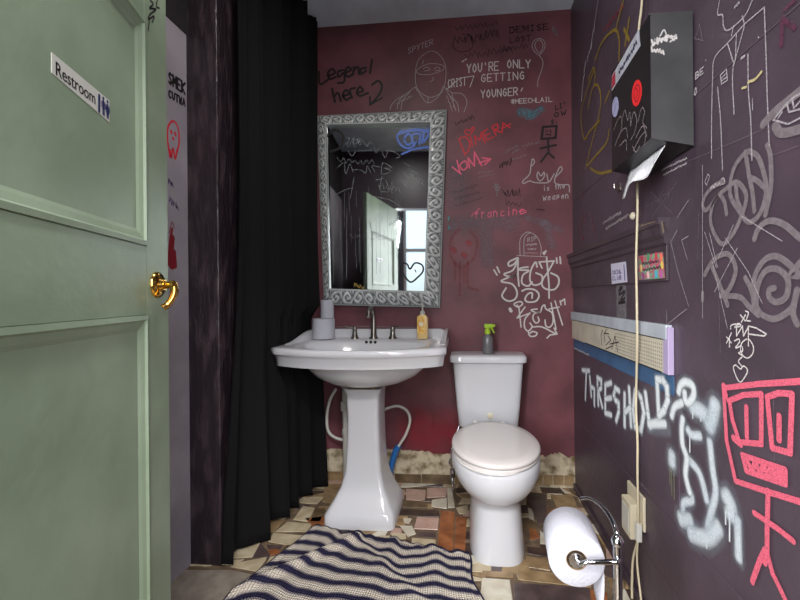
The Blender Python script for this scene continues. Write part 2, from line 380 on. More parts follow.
def inside(pt, poly):
    x, y = pt; r = False; j = len(poly)-1
    for i in range(len(poly)):
        xi, yi = poly[i]; xj, yj = poly[j]
        if (yi > y) != (yj > y) and x < (xj-xi)*(y-yi)/(yj-yi)+xi: r = not r
        j = i
    return r
def prism(mb, poly, z0, z1, mi, sh=0.94):
    cx = sum(p[0] for p in poly)/len(poly); cy = sum(p[1] for p in poly)/len(poly)
    lo = [(p[0], p[1], z0) for p in poly]; hi = [(cx+(p[0]-cx)*sh, cy+(p[1]-cy)*sh, z1) for p in poly]
    n = len(poly); mb.add(lo+hi, [tuple(range(n, 2*n))] + [(i, (i+1) % n, n+(i+1) % n, n+i) for i in range(n)], mi)
rnd = random.Random(5)
gx, gy = [], []
x = -1.12
while x < .62: gx.append(x); x += rnd.uniform(.06, .13)
gx.append(.60)
y = 0.16
while y < 2.2: gy.append(y); y += rnd.uniform(.045, .10)
gy.append(2.254)
J = {(i, j): (gx[i] + (rnd.uniform(-.022, .022) if 0 < i < len(gx)-1 else 0), gy[j] + (rnd.uniform(-.014, .014) if 0 < j < len(gy)-1 else 0)) for i in range(len(gx)) for j in range(len(gy))}
pal = [T['dark']]*3 + [T['olive']]*4 + [T['tan']]*6 + [T['cream']]*5 + [T['mauve']]*2 + [T['terra']] + [T['white']]*2 + [T['pink']]
for i in range(len(gx)-1):
    for j in range(len(gy)-1):
        q = [J[i, j], J[i+1, j], J[i+1, j+1], J[i, j+1]]
        polys = [q]
        if rnd.random() < .28: polys = [[q[0], q[1], q[2]], [q[0], q[2], q[3]]] if rnd.random() < .5 else [[q[0], q[1], q[3]], [q[1], q[2], q[3]]]
        for p in polys:
            c = (sum(a[0] for a in p)/len(p), sum(a[1] for a in p)/len(p))
            if any(inside(c, e[1]) for e in ex): continue
            cc = [(c[0]*.5+a[0]*.5, c[1]*.5+a[1]*.5) for a in p]
            if any(inside(a, e[1]) for e in ex for a in cc): 
                p = [(c[0]+(a[0]-c[0])*.6, c[1]+(a[1]-c[1])*.6) for a in p]
            prism(mb, p, 0, .0018, rnd.choice(pal), .93)
for mi, p in ex: prism(mb, p, 0, .0024, mi, .96)
struct(mb, 'floor', tmats, 'floor of broken cream, pink, terracotta and brown tiles')
FZ = 0.0024
# bare plaster band with small tiles at the foot of the back wall
mb = MB(); rnd = random.Random(9); n = 150; top = []
for i in range(n+1):
    t = i/n; x = -1.0 + (XR + 1.0)*t
    z = .188 + .006*sin(x*9) + rnd.uniform(-.004, .004) - (.01 if x > -.2 else 0)
    if x > .30: z += .012*sin((x-.3)*40) + .012 + rnd.uniform(-.01, .01)
    top.append((x, z))
fr = [(x, YB-.0045, z) for x, z in top]; lo = [(x, YB-.007, 0) for x, z in top]; bk = [(x, YB, z) for x, z in top]
mb.add(fr+lo+bk, [(i, i+1, n+1+i+1, n+1+i) for i in range(n)] + [(i, i+1, 2*n+2+i+1, 2*n+2+i) for i in range(n)])
bb = struct(mb, 'baseboard_back', M['plaster'], 'ragged strip of bare dirty plaster along the back wall')
mb = MB(); x = -1.0; rnd = random.Random(3)
while x < XR-.03:
    wd = min(rnd.uniform(.05, .085) if x > .3 else rnd.uniform(.13, .24), XR-.004-x); 
    mb.box((x, YB-.013, .002 if x < .3 else .02), (x+wd-.006, YB-.006, rnd.uniform(.05, .058) if x < .3 else .072), rnd.choice([0, 1, 1, 2])); x += wd
mb.build('base_tiles', [TILES[4], TILES[4], TILES[6]], bb, label='small brown tiles at the foot of the plaster strip')
# right wall foot
struct(MB().box((XR-.012, .16, 0), (XR, YB-.014, .035)), 'baseboard_right', M['purple_board'], 'low dark board at the foot of the right wall', bevel=.003)

# ------------------------------------------------------------------ right wall boards, seams
PR = Plane((XR, 0, 0), (-1, 0, 0)); PB = Plane((0, YB, 0), (0, -1, 0)); PLW = Plane((XL, 0, 0), (1, 0, 0))
seam = mat('seam_line_paint', (84, 70, 81), .5)
for a, b in (((.0022, .16, .405), (0, YB, .4085)), ((.0018, .16, 1.60), (0, YB, 1.603)), ((.0018, 1.17, .41), (0, 1.174, .80)), ((.0015, 1.17, .62), (0, YB, .6225)), ((.0015, 1.175, .20), (0, YB, .2025))):
    MB().box((XR-a[0], a[1], a[2]), (XR, b[1], b[2])).build('wall_seam', seam, wall_right)
led = MB()
prof = [(0, 1.31), (.034, 1.31), (.034, 1.292), (.028, 1.288), (.026, 1.262), (.016, 1.25), (.016, 1.236), (.010, 1.230), (0, 1.230)]
led.loft([[(XR-a, y, z) for a, z in prof] for y in (1.212, YB-.001)])
trim1 = struct(led, 'trim_1', M['purple_board'], 'dark purple moulding ledge on the right wall')
trim2 = struct(MB().box((XR-.009, 1.215, 1.122), (XR, YB-.001, 1.230)), 'trim_2', M['purple_board'], 'dark flat board under the moulding with stickers on it', bevel=.002)
# vent grille
vent = MB(); vent.box((XR-.014, 1.22, .845), (XR-.0005, 2.235, .945))
grille = empty('wall_vent', (XR-.001, 1.72, .82), 0, 'long cream perforated vent cover on the dark right wall above the word THRESHOLD', 'vent')
vo = vent.build('grille', M['ventcream'], grille, bevel=.002)
hb = MB(); 
for i in range(30):
    for j in range(7):
        y = 1.235 + i*.0125; z = .856 + j*.0118
        hb.box((XR-.0146, y, z), (XR-.0138, y+.0045, z+.006))
hb.build('slots', mat('slot_shade', (132, 124, 110), .7), vo)
MB().box((XR-.020, 1.20, .948), (XR-.0005, 2.235, .992)).build('upper_rail', M['lightgrey'], grille, bevel=.003, label='pale blue grey upper rail')
MB().box((XR-.0024, 1.192, .785), (XR-.0005, 2.235, .8445)).build('lower_rail', M['bluepaint'], grille, bevel=.003, label='blue painted lower rail')
MB().box((XR-.018, 1.192, .846), (XR-.0005, 1.222, .985)).build('end_cap', M['lilac'], grille, bevel=.002, label='lilac end cap')
MB().box((XR-.0152, 1.24, .9452), (XR-.004, 1.75, .9495)).build('gap', M['hole'], grille); MB().box((XR-.0146, 1.24, .8446), (XR-.004, 2.0, .8485)).build('gap', M['hole'], grille)
mk = Mark(Plane((XR-.0145, 0, 0), (-1, 0, 0)))
mk.many([[(603,330),(601,335),(602,345)], [(607,329),(604,334),(605,342)], [(604,333),(609,334)], [(606,345),(611,340),(608,336)], [(612,349),(615,336),(618,352)], [(610,344),(619,342)], [(606,349),(612,346)]], .0045, smooth=False)
mk.build('marker_tag', paint('black_marker', (22, 20, 24)), grille, 'black marker tag')
mk = Mark(Plane((XR-.0026, 0, 0), (-1, 0, 0))); mk.scrawl((574,348), (589,355), 1.0, 16, .004, 3)
mk.build('white_marks', paint('white_marks', (205, 205, 205)), grille)

# ------------------------------------------------------------------ graffiti on the back wall
INK = dict(white=paint('white_paint_marker', (214, 208, 206), .5, .25), thinwhite=paint('thin_white_marker', (178, 170, 172), .6, .3), faint=paint('faint_white_chalk', (150, 138, 142), .7, .5, op=.75),
  black=paint('black_paint_marker', (18, 14, 16), .5), dim=paint('faded_black_marker', (26, 18, 22), .6, .3, op=.6), red=paint('red_paint_marker', (214, 44, 58), .5, .2), pink=paint('pink_paint_marker', (236, 96, 128), .5, .2),
  smear=paint('grey_smear', (136, 122, 132), .8, .85, 60, .42), bluesmear=paint('blue_smear', (98, 138, 152), .8, .7, 60, .6), redspray=paint('red_spray', (170, 26, 40), .5, .5, 120, .75), redfaint=paint('faint_red_spray', (160, 40, 52), .6, .6, 90, .4),
  spray=paint('white_spray_paint', (226, 232, 236), .5, .1, 200, 1.0), halo=paint('white_overspray', (176, 192, 204), .6, .6, 260, .24), grey=paint('grey_paint_marker', (128, 118, 122), .5, .15, 80, .85), yellow=paint('yellow_paint_marker', (150, 126, 44), .5, .25, 200, .8),
  chalkpink=paint('pink_grease_crayon', (232, 104, 128), .7, .35, 420), scratch=paint('pale_scratch', (176, 168, 174), .7, .35, 200, .85), dimscratch=paint('dim_scratch', (110, 96, 106), .7, .3, 200, .6),
  litred=paint('lit_red_wall', (176, 26, 50), .45, .4, 12, .42), blue=paint('blue_paint_marker', (30, 95, 200), .4), cyan=paint('teal_paint', (90, 160, 165), .6, .4, 120, .8))
B = wall_back
def mark(name, ink, fn, plane=PB, parent=B, label=None, z0=.0004):
    m = Mark(plane, z0); fn(m); return m.build(name, INK[ink] if isinstance(ink, str) else ink, parent, label)

# smears, old paint and a painted patch of light first (lowest layer)
mark('paint_smear', 'smear', lambda m: m.stroke([(455,225),(490,221),(512,224)], .12, soft=True).stroke([(486,232),(488,262)], .10, soft=True).stroke([(455,170),(456,200)], .16, soft=True).stroke([(545,222),(552,246)], .06, soft=True).stroke([(520,215),(560,230)], .05, soft=True), z0=.0002, label='faded grey smears')
mark('paint_smear', 'bluesmear', lambda m: m.stroke([(521,112),(529,113)], .07, soft=True).stroke([(536,113),(541,109)], .055, soft=True).stroke([(528,117),(533,116)], .05, soft=True), z0=.0002, label='pale blue smear under the hashtag')
mark('lit_wall_patch', 'litred', lambda m: m.stroke([(418,428),(432,436),(446,432)], .32, soft=True), z0=.0002, label='brighter red patch of painted light low on the wall')  # light on the lower wall, painted in as brighter red
mark('written_words', 'black', lambda m: m.many([[(319,72),(320,84),(328,80)], [(328,76),(335,73),(332,69),(328,73),(330,79),(336,77)], [(343,70),(338,72),(339,77),(344,73),(344,82),(338,83)], [(345,73),(351,70),(348,67),(345,72),(348,77),(353,74)], [(353,75),(354,67)], [(354,70),(358,67),(359,74)], [(366,68),(361,69),(361,74),(366,71)], [(372,60),(370,73)]], .013), label='black handwriting Legend')
mark('written_words', 'black', lambda m: m.many([[(332,89),(335,102)], [(334,97),(338,93),(341,101)], [(343,96),(349,94),(346,90),(343,95),(346,100),(350,98)], [(352,98),(350,90),(355,88)], [(357,93),(363,91),(360,87),(357,92),(360,96),(368,93)]], .013), label='black handwriting here')
mark('arrow', 'black', lambda m: m.many([[(372,85),(378,81),(382,86),(379,95),(371,104)]], .013).many([[(370,97),(370,105),(382,98)]], .011, smooth=False), label='black hooked arrow')
def baddie(m):
    m.many([[(417,88),(415.6,70),(420,58),(432,51),(442,58),(446,70),(444,88),(438,95),(428,97),(417,88)], [(417,70),(428,64),(442,65),(443,70),(430,74.4),(419,74),(417,70)], [(415,87),(422,97),(428,103),(438,97),(443,87)],
      [(415,87),(406,94),(396,100),(391,106),(390,110)], [(404,95),(399,101),(397,109)], [(410,92),(403,100),(401,110)], [(443,86),(449,91),(452,94),(454,108)], [(452,93),(462,94),(467,102),(464,112)], [(446,90),(452,100),(456,111)], [(449,95),(457,103),(459,112)],
      [(428,103),(428,97)], [(424,60),(422,64)], [(433,77),(433,80),(430,82)], [(423,69),(427,67),(430,70),(424,71)], [(434,69),(438,67),(440,70),(435,71)]], .003)
    m.scrawl((447,96), (452,110), 2, 14, .002, 4).scrawl((396,104), (412,96), 2, 14, .002, 9)
mark('drawn_figure', 'thinwhite', baddie, label='white line drawing of a masked head and shoulders')
mark('written_words', 'thinwhite', lambda m: m.text('SPYTER', (408,54), (434,44), 5.5, .0035), label='small white name above the masked head')
def yonly(m):
    m.text("YOU'RE", (467,73), (500,70), 8.5, .0055).text('ONLY', (507,68), (532,68), 8, .0055).text('GETTING', (481,82), (526,79), 7.5, .005).text('YOUNGER', (481,98), (519,95), 7.5, .005)
    m.many([[(462,62),(464,60.5)], [(465,60),(466.5,59)], [(521,91),(522.5,88)]], .005, smooth=False)
mark('written_words', 'white', yonly, label="white capitals YOU'RE ONLY GETTING YOUNGER")
mark('written_words', 'white', lambda m: m.text('#MEECHLAIL', (511,104), (553,101.5), 4.6, .0032, fill_=.8), label='small white hashtag MEECHLAIL')
mark('drawn_balloon', 'thinwhite', lambda m: m.many([[(539,55),(534,51),(532,46),(534,41),(539,38.5),(544,41),(545,46),(543,51),(539,55)], [(539,53),(535,47),(536,42),(540,40),(543,45),(541,51),(539,53)], [(539,55),(543,62),(541,72),(538,80),(537.5,87)]], .0035), label='white drawn balloon on a string')
mark('written_tag', 'white', lambda m: m.text('CRIST', (448,88), (467,85), 8, .0045).stroke([(446,90),(460,78),(474,76),(470,87)], .004, smooth=False), label='angular white tag beside the masked figure')
mark('written_words', 'red', lambda m: m.many([[(459,139),(465,155)], [(458.5,139),(465,137),(469.5,142),(468.5,150),(465,154.5)], [(470.5,137),(472.5,146.5)], [(468.5,135.5),(465,132),(466.5,129.5),(469.5,130.5),(473.5,127),(473.5,130),(468.5,135.5)]], .008).many([[(476,144.5),(474.5,136),(480,140),(481,133),(485,143)], [(487.5,129),(483,132),(487,140),(493.5,137)], [(485,135.5),(490,133.5)], [(496,135.5),(492,126.5),(497,124),(498.5,128),(494,130),(501.5,132.5)], [(502,132),(503,123),(510,127.5)], [(502.5,128.5),(510.5,124)]], .008, smooth=False), label='red word DIMERA with a heart')
mark('written_tag', 'pink', lambda m: m.many([[(452.4,167),(461,174)], [(457,160.5),(460,173)], [(469.5,168),(468,158),(474.4,166),(474.4,152),(481.7,165.5)], [(479,163),(490.6,159),(482.5,158)], [(490.6,159),(485,164.6)]], .009, smooth=False).stroke([(460,165),(465.5,161),(467,167),(463,170),(460,165)], .009), label='pink tag under the red word')
mark('written_words', 'pink', lambda m: m.text('francine', (474,219), (526,214), 8, .0042).scrawl((471,216), (480,209), 2, 8, .003, 1).stroke([(520,214),(526,212),(522,209),(519,212)], .004), label='thin pink word')
def sfig(m):
    m.many([[(543,127),(556.5,126),(555.5,138),(541.5,139),(543,127)]], .013, smooth=False)
    m.many([[(548,139),(548.5,153)], [(540.5,148.5),(556,145)], [(548.5,152),(541,162)], [(548.5,153),(554,158)], ], .011, smooth=False)
    m.many([[(546,131),(547.5,131)], [(550.5,130),(550.7,133)], [(546,134.5),(551,135)]], .006, smooth=False)
mark('drawn_figure', 'black', sfig, label='black stick figure with a square head')
mark('written_words', 'black', lambda m: m.text("LI'", (555.5,110), (567,106), 4.5, .006).text('OW', (554,117.5), (568,114), 4.5, .006).text('S.', (551,124.5), (559,122), 4, .006), label='black letters stacked above the stick figure')
def love(m):
    m.many([[(532,166),(534.5,162),(532.5,159),(531,165),(529.6,174),(523,181),(523.5,183.5),(529.6,181),(534.5,182.5),(545,183),(549,182)], [(538,172),(541,176),(544,172),(544,177),(540,181),(537,177),(538,172)], [(546.7,174),(549,182),(554,174)], [(555.6,177),(562,170),(560,167),(555.6,176),(555,183),(562,185),(568.6,185),(569.5,192)]], .006)
    m.text('is the', (543,191), (566,188), 5, .004).text('weapen', (543,200.5), (570,198), 5.5, .004)
mark('written_words', 'thinwhite', love, label='white script Love is the weapon')
mark('written_words', 'faint', lambda m: m.scrawl((505,152), (519,145), 2.2, 12, .003, 11).scrawl((522,146), (540,142), 2, 12, .003, 12).scrawl((512,153), (520,149), 2, 8, .003, 13).scrawl((510,160), (527,155), 2, 14, .003, 14).scrawl((478,173), (494,171), 1.2, 14, .0025, 15).scrawl((479,177), (495,174), 1.2, 14, .0025, 16), label='small white handwriting')
mark('drawn_plant', 'faint', lambda m: m.many([[(493,187),(500,187)], [(495,184),(498,190)], [(498,184),(495,190)], [(497,184),(497,196)], [(497,192),(499,189)]], .006), label='small white drawn sprig')
mark('written_tag', 'dim', lambda m: m.scrawl((499,166), (512,161), 3.5, 12, .006, 21).scrawl((503,194), (520,192), 4, 14, .005, 22).scrawl((505,202), (521,205), 3, 9, .004, 23).scrawl((452,193), (478,185), 1.5, 20, .003, 24).scrawl((455,199), (480,192), 1.5, 20, .003, 25).scrawl((455,206), (482,198), 1.5, 20, .003, 26).scrawl((455,124), (474,117), 2, 12, .006, 27).stroke([(537,209.5),(544,210)], .008), label='faded black scribbles')
mark('written_tag', 'dim', lambda m: m.scrawl((456,40), (500,34), 6, 22, .006, 31).scrawl((465,56), (512,50), 4, 20, .005, 32).text('DEMISE', (510,33), (550,29), 5.5, .008).text('LOST', (510,43), (532,40), 5, .006).scrawl((455,28), (498,24), 3, 18, .005, 33).stroke([(455,36),(453,46),(460,52),(472,48),(470,36),(462,34)], .006).scrawl((500,49), (528,46), 3, 14, .005, 34), label='large faded black tag near the ceiling')
mark('drawn_skull', 'redspray', lambda m: m.many([[(453,249),(455,251)], [(468,242),(470,244)], [(463,254),(465,256)]], .035, soft=True), label='red sprayed dots')
mark('drawn_skull', 'redfaint', lambda m: m.many([[(460,228),(452,238),(450,252),(454,262),(460,268)], [(470,230),(477,242),(474,258),(466,266)], [(460,262),(460,295)], [(455,262),(455,280)], [(468,262),(468,286),(478,290)], [(464,266),(464,282)]], .02, soft=True), label='faint red sprayed skull outline with drips')
mark('teal_paint', 'cyan', lambda m: m.many([[(448.5,217),(449,221)], [(449,226),(449,229)], [(574.5,326),(574,336)], ], .014, soft=True), label='small teal paint spots')
def rip(m):
    m.many([[(520,255),(520,240),(525,233),(530,232.5),(537,237),(541,247),(540.5,256)], [(524,255),(524,240),(527,234.5),(530,233)]], .0038).stroke([(517,255.5),(546,256.8)], .0038)
    m.text('RIP', (527.5,242), (537,240), 4, .003).scrawl((526,245), (537,244), 1, 12, .0035, 3).scrawl((528,249), (536,249), 1, 9, .0035, 4).scrawl((525,253), (538,253), .6, 10, .002, 5)
mark('drawn_tombstone', 'thinwhite', rip, label='white drawn tombstone marked RIP')
def yect(m):
    m.many([[(517,258),(509,262),(509,266),(514,264),(518,259),(513,270),(504,274),(510,276.5),(518,274),(501,281),(512,284),(517,292),(515,299),(508,301),(502,296),(506,288)], [(518,258),(518,275),(519,286)], [(528,267),(521,268),(520,270),(529,270.5),(523,275),(522,283),(528,286),(532,282)],
      [(537,267),(535.5,262),(531,270),(530,280),(534,285),(541,283),(542,276),(536,273)], [(548,272),(543,279),(542,285),(546,289),(554,289.5),(558.5,284),(558,277),(551,273)], [(522,291),(527,289),(535,290),(539,295),(536,301),(528,302),(525,299),(528,294),(532,293),(532,298)]], .0095)
    m.many([[(494,270),(497,275)], [(497,267),(499.5,272.5)], [(542,268),(539,262),(554,261),(548,272)], [(546.5,257),(549,285),(549,298)], [(556.5,258),(557,263)], [(560,257),(560.5,263.5)], [(543,253),(546,251),(544,254.5)]], .009, smooth=False)
mark('written_tag', 'white', yect, label='large white quoted tag on the maroon wall')
def kesh(m):
    m.many([[(514,304),(520,301.5),(522.5,304),(518,307),(514,304)], [(530,313),(525,319),(524.5,327),(528,331),(532,327),(530,323)], [(537,309),(531,310),(536,312.5),(541,312),(534,314),(533,319),(536,323),(539,321),(538,317)], [(541,311),(542,307),(544.5,305),(546,309),(552,313),(553,322),(550,327),(546,326),(545,320)],
      [(532,327),(542,327),(556,334)], [(528,331),(530,336),(535,336),(537,333),(533,331.5),(530,333)]], .008)
    m.many([[(517,305),(519,308),(521,327)], [(525,307),(517,318),(530,313)], [(551,303),(556,329)], [(555,301),(562.5,325)], [(549,309),(559,307)], [(554,328),(557,334),(550,335),(547,338)], [(560,301),(561,305)], [(561,301.5),(564.5,299),(565,304.5)]], .0075, smooth=False)
    m.stroke([(510,309),(511,311)], .018)
mark('written_tag', 'white', kesh, label='smaller white quoted tag KESH with an arrow')
mark('chipped_edge', 'scratch', lambda m: m.stroke([(574.3,96),(574.6,150)], .004).stroke([(574.8,160),(573.8,215)], .003), label='pale chipped paint along the corner')
mark('chipped_plaster', 'faint', lambda m: m.scrawl((553,30), (556,33), 3, 8, .012, 6), label='white chip near the ceiling')
mark('old_wall_edge', 'faint', lambda m: m.stroke([(336,327),(360,326.5),(420,327.5)], .006), label='pale streak above the sink')

# ------------------------------------------------------------------ graffiti on the right wall
R = wall_right
def rmark(name, ink, fn, label=None, z0=.0030): return mark(name, ink, fn, PR, R, label, z0)
def yel(m):
    m.many([[(624.5,0),(617,28)], [(596,60),(603,42),(615,30),(620,38),(620,62)], [(589,80),(594,68),(596,74),(595,84)], [(595,70),(588,90),(582,112),(583,132),(586,139),(590,132),(601,120)], [(589,108),(593,89),(598,85),(601.5,95),(600,115),(592,145),(587,166)], [(606,102),(610,92)], [(587,167),(597,155),(607,143),(610,130)], [(591,168),(600,173),(612,171)]], .012)
    m.many([[(625,29),(630,40)], [(630,19),(626,45)]], .014, smooth=False)
rmark('written_tag', 'yellow', yel, 'mustard yellow looping tag near the back corner')
rmark('written_tag', 'scratch', lambda m: m.scrawl((599,0), (592,45), 2, 12, .009, 2).scrawl((592,45), (588,60), 3, 8, .008, 5).scrawl((586,62), (582,100), 1.5, 10, .012, 3), 'smudged white vertical tag')
rmark('written_tag', 'redfaint', lambda m: m.scrawl((605,30), (624,5), 3, 14, .012, 4).stroke([(583,215),(581,232),(584,240)], .012).stroke([(587,212),(586,228)], .01).stroke([(592,215),(596,238)], .01).stroke([(584,190),(584,198)], .01), 'faint red marks beside the back corner')
rmark('written_words', 'thinwhite', lambda m: m.scrawl((604,223), (622,212), 2.2, 26, .003, 7).scrawl((606,229), (629,215), 2.2, 30, .003, 8), 'small white slanted handwriting above the ledge')
rmark('drawn_rocket', 'dimscratch', lambda m: m.many([[(578,225),(577,190),(584,172),(590,176),(592,205),(594,224)], [(577,222),(582,240)], [(590,212),(600,238)]], .003), 'faint outline drawing by the back corner')
def suit(m):
    m.many([[(721,0),(719,14),(724,15),(725,26),(730,30),(746,16),(754,0)], [(746,24),(730,42),(716,58),(714,80),(713,120),(713,158)], [(719,87),(722,120),(724,170)], [(735,64),(734,80),(735.6,114)], [(749.6,54),(750,90),(752.4,120),(753.5,160)]], .0032)
    m.many([[(744,16),(746,24),(766,7),(768,60),(769,96),(771,145)], [(729,43),(735.6,64),(746,26)], [(738,33),(737,60)], [(735,26),(733,36)], [(722,75),(728,69),(729,80),(723,84),(722,75)], [(723,78),(728,73)], [(723,81),(728,77)]], .0030, smooth=False)
    m.scrawl((736,8), (741,2), 1.5, 6, .004, 2); m.stroke([(743,58),(746,56)], .006); m.stroke([(754,98),(754.5,110)], .002); m.stroke([(760,37),(760.5,37.5)], .003)
rmark('drawn_figure', 'scratch', suit, 'white line drawing of a figure in a suit')
rmark('yellow_dash', paint('pale_yellow_chalk', (190, 176, 130), .7, .3), lambda m: m.stroke([(750,82),(757,79),(763,72)], .006).stroke([(744,88),(748,87)], .005), 'pale yellow dash on the suit drawing')
rmark('drawn_heart', 'dimscratch', lambda m: m.many([[(696,38),(699,33),(701,24),(704,40)], [(696,38),(705,41)]], .003, smooth=False), 'small faint pointed heart')
rmark('written_words', 'scratch', lambda m: m.text('BE', (697,79), (706,72), 6, .004).text('DO', (692,101), (699,92), 7, .004).stroke([(694,83),(694.5,86)], .004), 'small white letters beside the dispenser')
def sori(m):
    m.many([[(724,181),(714,187),(707,195),(704,204),(706,210),(711,207),(719,196),(731,186),(737,182),(744,187),(748,198),(743,216),(735,233),(725,244),(718,238),(712,222),(714,205),(720,195)], [(721,194),(726,202),(728,214)],
      [(747,152),(737,165),(732,181),(732,196),(740,210),(750,222),(760,216),(766,202),(768,187),(765,171),(759,156),(750,151)], [(747,153),(751,177),(754,192),(756,211)], [(751,177),(759,181),(768,189)], [(769,145),(772,155),(773,177),(772,192),(767,215)], [(737,182),(739,200),(744,212)]], .0115)
rmark('written_tag', 'grey', sori, 'grey brush tag of loops on the purple wall')
def roc(m):
    m.many([[(706,275),(714,261),(725,254),(732,256),(737,267),(736,277),(730,290),(723,295)], [(714,268),(722,287),(729,305)], [(722,296),(741,297),(750,306),(760,315)], [(747,278),(753,290),(758,312)], [(756,312),(755,290),(757,275),(765,261),(776,256),(787,261),(799,272)],
      [(758,305),(759,288),(764,275),(771,269),(781,270),(789,278),(790,290),(786,299),(777,302),(771,297),(771,290),(776,288)], [(758,306),(763,314),(775,319),(787,314),(796,306)], [(756,239),(760,229),(770,221),(785,224),(802,238)], [(799,290),(795,312),(799,324)], [(803,262),(793,274),(800,276)], [(704,293),(704,300)]], .013)
rmark('written_tag', 'grey', roc, 'large grey brush letters RO')
rmark('written_tag', 'grey', lambda m: m.many([[(765,124),(776,112),(787,103),(806,88)], [(777,126),(784,133),(806,128)]], .018), 'thick grey strokes at the right edge')
rmark('drawn_bug', 'scratch', lambda m: m.many([[(775,120),(788,104),(797,96),(806,92)], [(789,104),(791,112),(806,108)], [(776,120),(790,124),(806,116)], [(784,112),(780,118)], [(794,98),(796,108),(803,100)]], .0035, smooth=False), 'white angular sketch inside the grey strokes')
rmark('scratches', 'scratch', lambda m: m.many([[(704,165),(704,235),(704,318)], [(706,232),(718,268)], [(711,233),(719,267)], [(727,238),(750,272),(764,303)], [(743,216),(784,241)], [(739,248),(716,292)], [(714,262),(729,328)], [(735,225),(720,258)], [(678.6,230),(672,242),(680,274),(690,306)], [(690,236),(683,240),(689,260)], [(669,324),(688,309)], [(668,325),(668,310)], [(690,200),(678,218)]], .0018, smooth=False), 'thin pale scratches across the purple wall')
rmark('scratches', 'thinwhite', lambda m: m.scrawl((712,188), (722,183), 2.5, 12, .0025, 1).stroke([(706,182),(709,174),(711,176),(708,185),(706,182)], .0018, smooth=False).stroke([(722,180),(725,178),(726,183),(722,184),(722,180)], .0025), 'small white scratch drawing')
def twp(m):
    m.many([[(732,329),(733,325),(741,323.5)], [(736,327),(741,324),(742,326),(736,327.5)], [(749,339),(744,342),(742,348),(744,355),(749,358),(754,354),(755,347),(752,341),(749,339)], [(736,341),(740,339),(741,342),(737,348),(743,346),(744,351),(740,353),(744,356),(740,361),(743,366)], [(741,382),(735,369),(737,365),(742,369),(745,366),(749,370),(747,376),(741,382)], [(747,311),(750,313),(748,320),(752,321)]], .003)
    m.many([[(738,328),(738,336),(744,326),(745,336),(750,327)], [(750,346),(750,326),(758,328),(768,334),(766,336),(750,334)], [(742,315),(747,321)], [(747,315),(743,322)], [(728,337),(733,343)], [(733,333),(728,343)], [(731,339),(731,347)]], .003, smooth=False)
rmark('written_tag', 'white', twp, 'small white tag with stars, circle and heart')
THR = [[(583,370),(590,371)], [(587,371),(586,399)], [(590.5,377),(592,396)], [(592,387),(595,389),(595,405)], [(599,405),(598,378),(602,380),(602,388),(599,391),(603,407)], [(612,383),(606,385),(606,413),(612,415)], [(606,399),(612,398)], [(616,389),(614.5,395),(616,400),(619.5,403),(619.5,412),(617,421)], [(616,388),(620,391)],
       [(625.5,394),(625.5,426)], [(630,388),(632,426)], [(626,412),(631,408)], [(636,391),(634,410),(636,427),(642,430),(645,413),(642,398),(637,390)], [(646.5,393),(649,414),(651,426),(658,422)], [(658,379),(660,416)], [(658,379),(664,380),(668,387),(669,400),(665,411),(660,416)]]
rmark('written_words', 'halo', lambda m: m.many(THR, .050, soft=True, smooth=False).stroke([(650,426),(668,428)], .07, soft=True), 'overspray around THRESHOLD', z0=.0027)
rmark('written_words', 'spray', lambda m: m.many(THR, .031, soft=True, smooth=False).stroke([(650,424),(666,424)], .035, soft=True), 'white sprayed word THRESHOLD')
def fig(m, k=1.0):
    m.many([[(680,392),(682,385),(687,382),(694,386),(695,395),(691,402),(687,401),(686,393)], [(683,403),(676,407),(673,416)], [(684,419),(683,430),(684,445),(688,458),(687,475),(691,492)], [(688,458),(698,469),(703,480),(708,500)], [(689,430),(693,435),(701,436)], [(691,492),(693,500),(685,503),(684,510)], [(711,442),(714,470),(717,492),(713,510),(709,528)]], .030*k, soft=True)
    m.many([[(694,407),(703,412),(711,420)], [(716,405),(714,416),(711,426)], [(673,456),(673,463)], [(682,519),(691,521)], [(692,534),(708,538),(719,528)], [(728,497),(732,506),(732,514)]], .052*k, soft=True)
    m.stroke([(739,520),(740,558)], .03*k, soft=True)
rmark('drawn_figure', 'halo', lambda m: fig(m, 1.7), 'overspray around the white figure', z0=.0027)
rmark('drawn_figure', 'spray', fig, 'white spray painted figure with drips')
rmark('paint_drips', 'spray', lambda m: m.many([[(731,518),(731,541)], [(727,512),(727,524)], [(735,514),(735,522)], [(708,540),(708,548)], [(691,436),(691,452)], [(694,412),(694,418)], [(702,416),(702,421)]], .005), 'white paint drips')
rmark('paint_drips', paint('olive_drips', (110, 108, 92), .6), lambda m: m.many([[(672.5,468),(673,495)], [(675,468),(675.5,499)], [(671,468),(671,484)]], .006), 'olive paint drips')
def robot(m):
    m.many([[(800,381.5),(760,384),(725,388),(728,440),(737,481),(770,492),(806,503)], [(730,401),(745,395),(763,394),(763,444),(741,442),(734,420),(731,401)], [(748,407),(748.5,437)], [(769,397),(781,393),(794,394),(792,453),(774,448),(769,397)], [(781,416),(781,440)],
      [(744,455),(787,470),(787,484),(748,471),(744,455)], [(749,461),(754,472),(757,461),(762,475),(765,464),(770,477),(773,466),(778,480),(781,469),(784,481)], [(770,491),(769,530),(769,560)], [(756,513),(780,529),(795,541)], [(767,550),(762,560),(754,582)], [(769,553),(775,575),(790,606)], [(800,381.5),(815,380)]], .0125, smooth=False)
    m.many([[(725,386),(727,396)], [(735,438),(742,444)], [(767,552),(766,562)]], .016, smooth=False)
rmark('drawn_figure', 'chalkpink', robot, 'pink crayon figure with a big square robot-like head')
rmark('chipped_paint', 'scratch', lambda m: m.stroke([(692,380),(692.3,380.3)], .005).scrawl((640,482), (650,492), 1.5, 6, .002, 3).stroke([(653,168),(662,160)], .0015).stroke([(707,60),(707.3,60.2)], .003), 'small chips of pale paint')
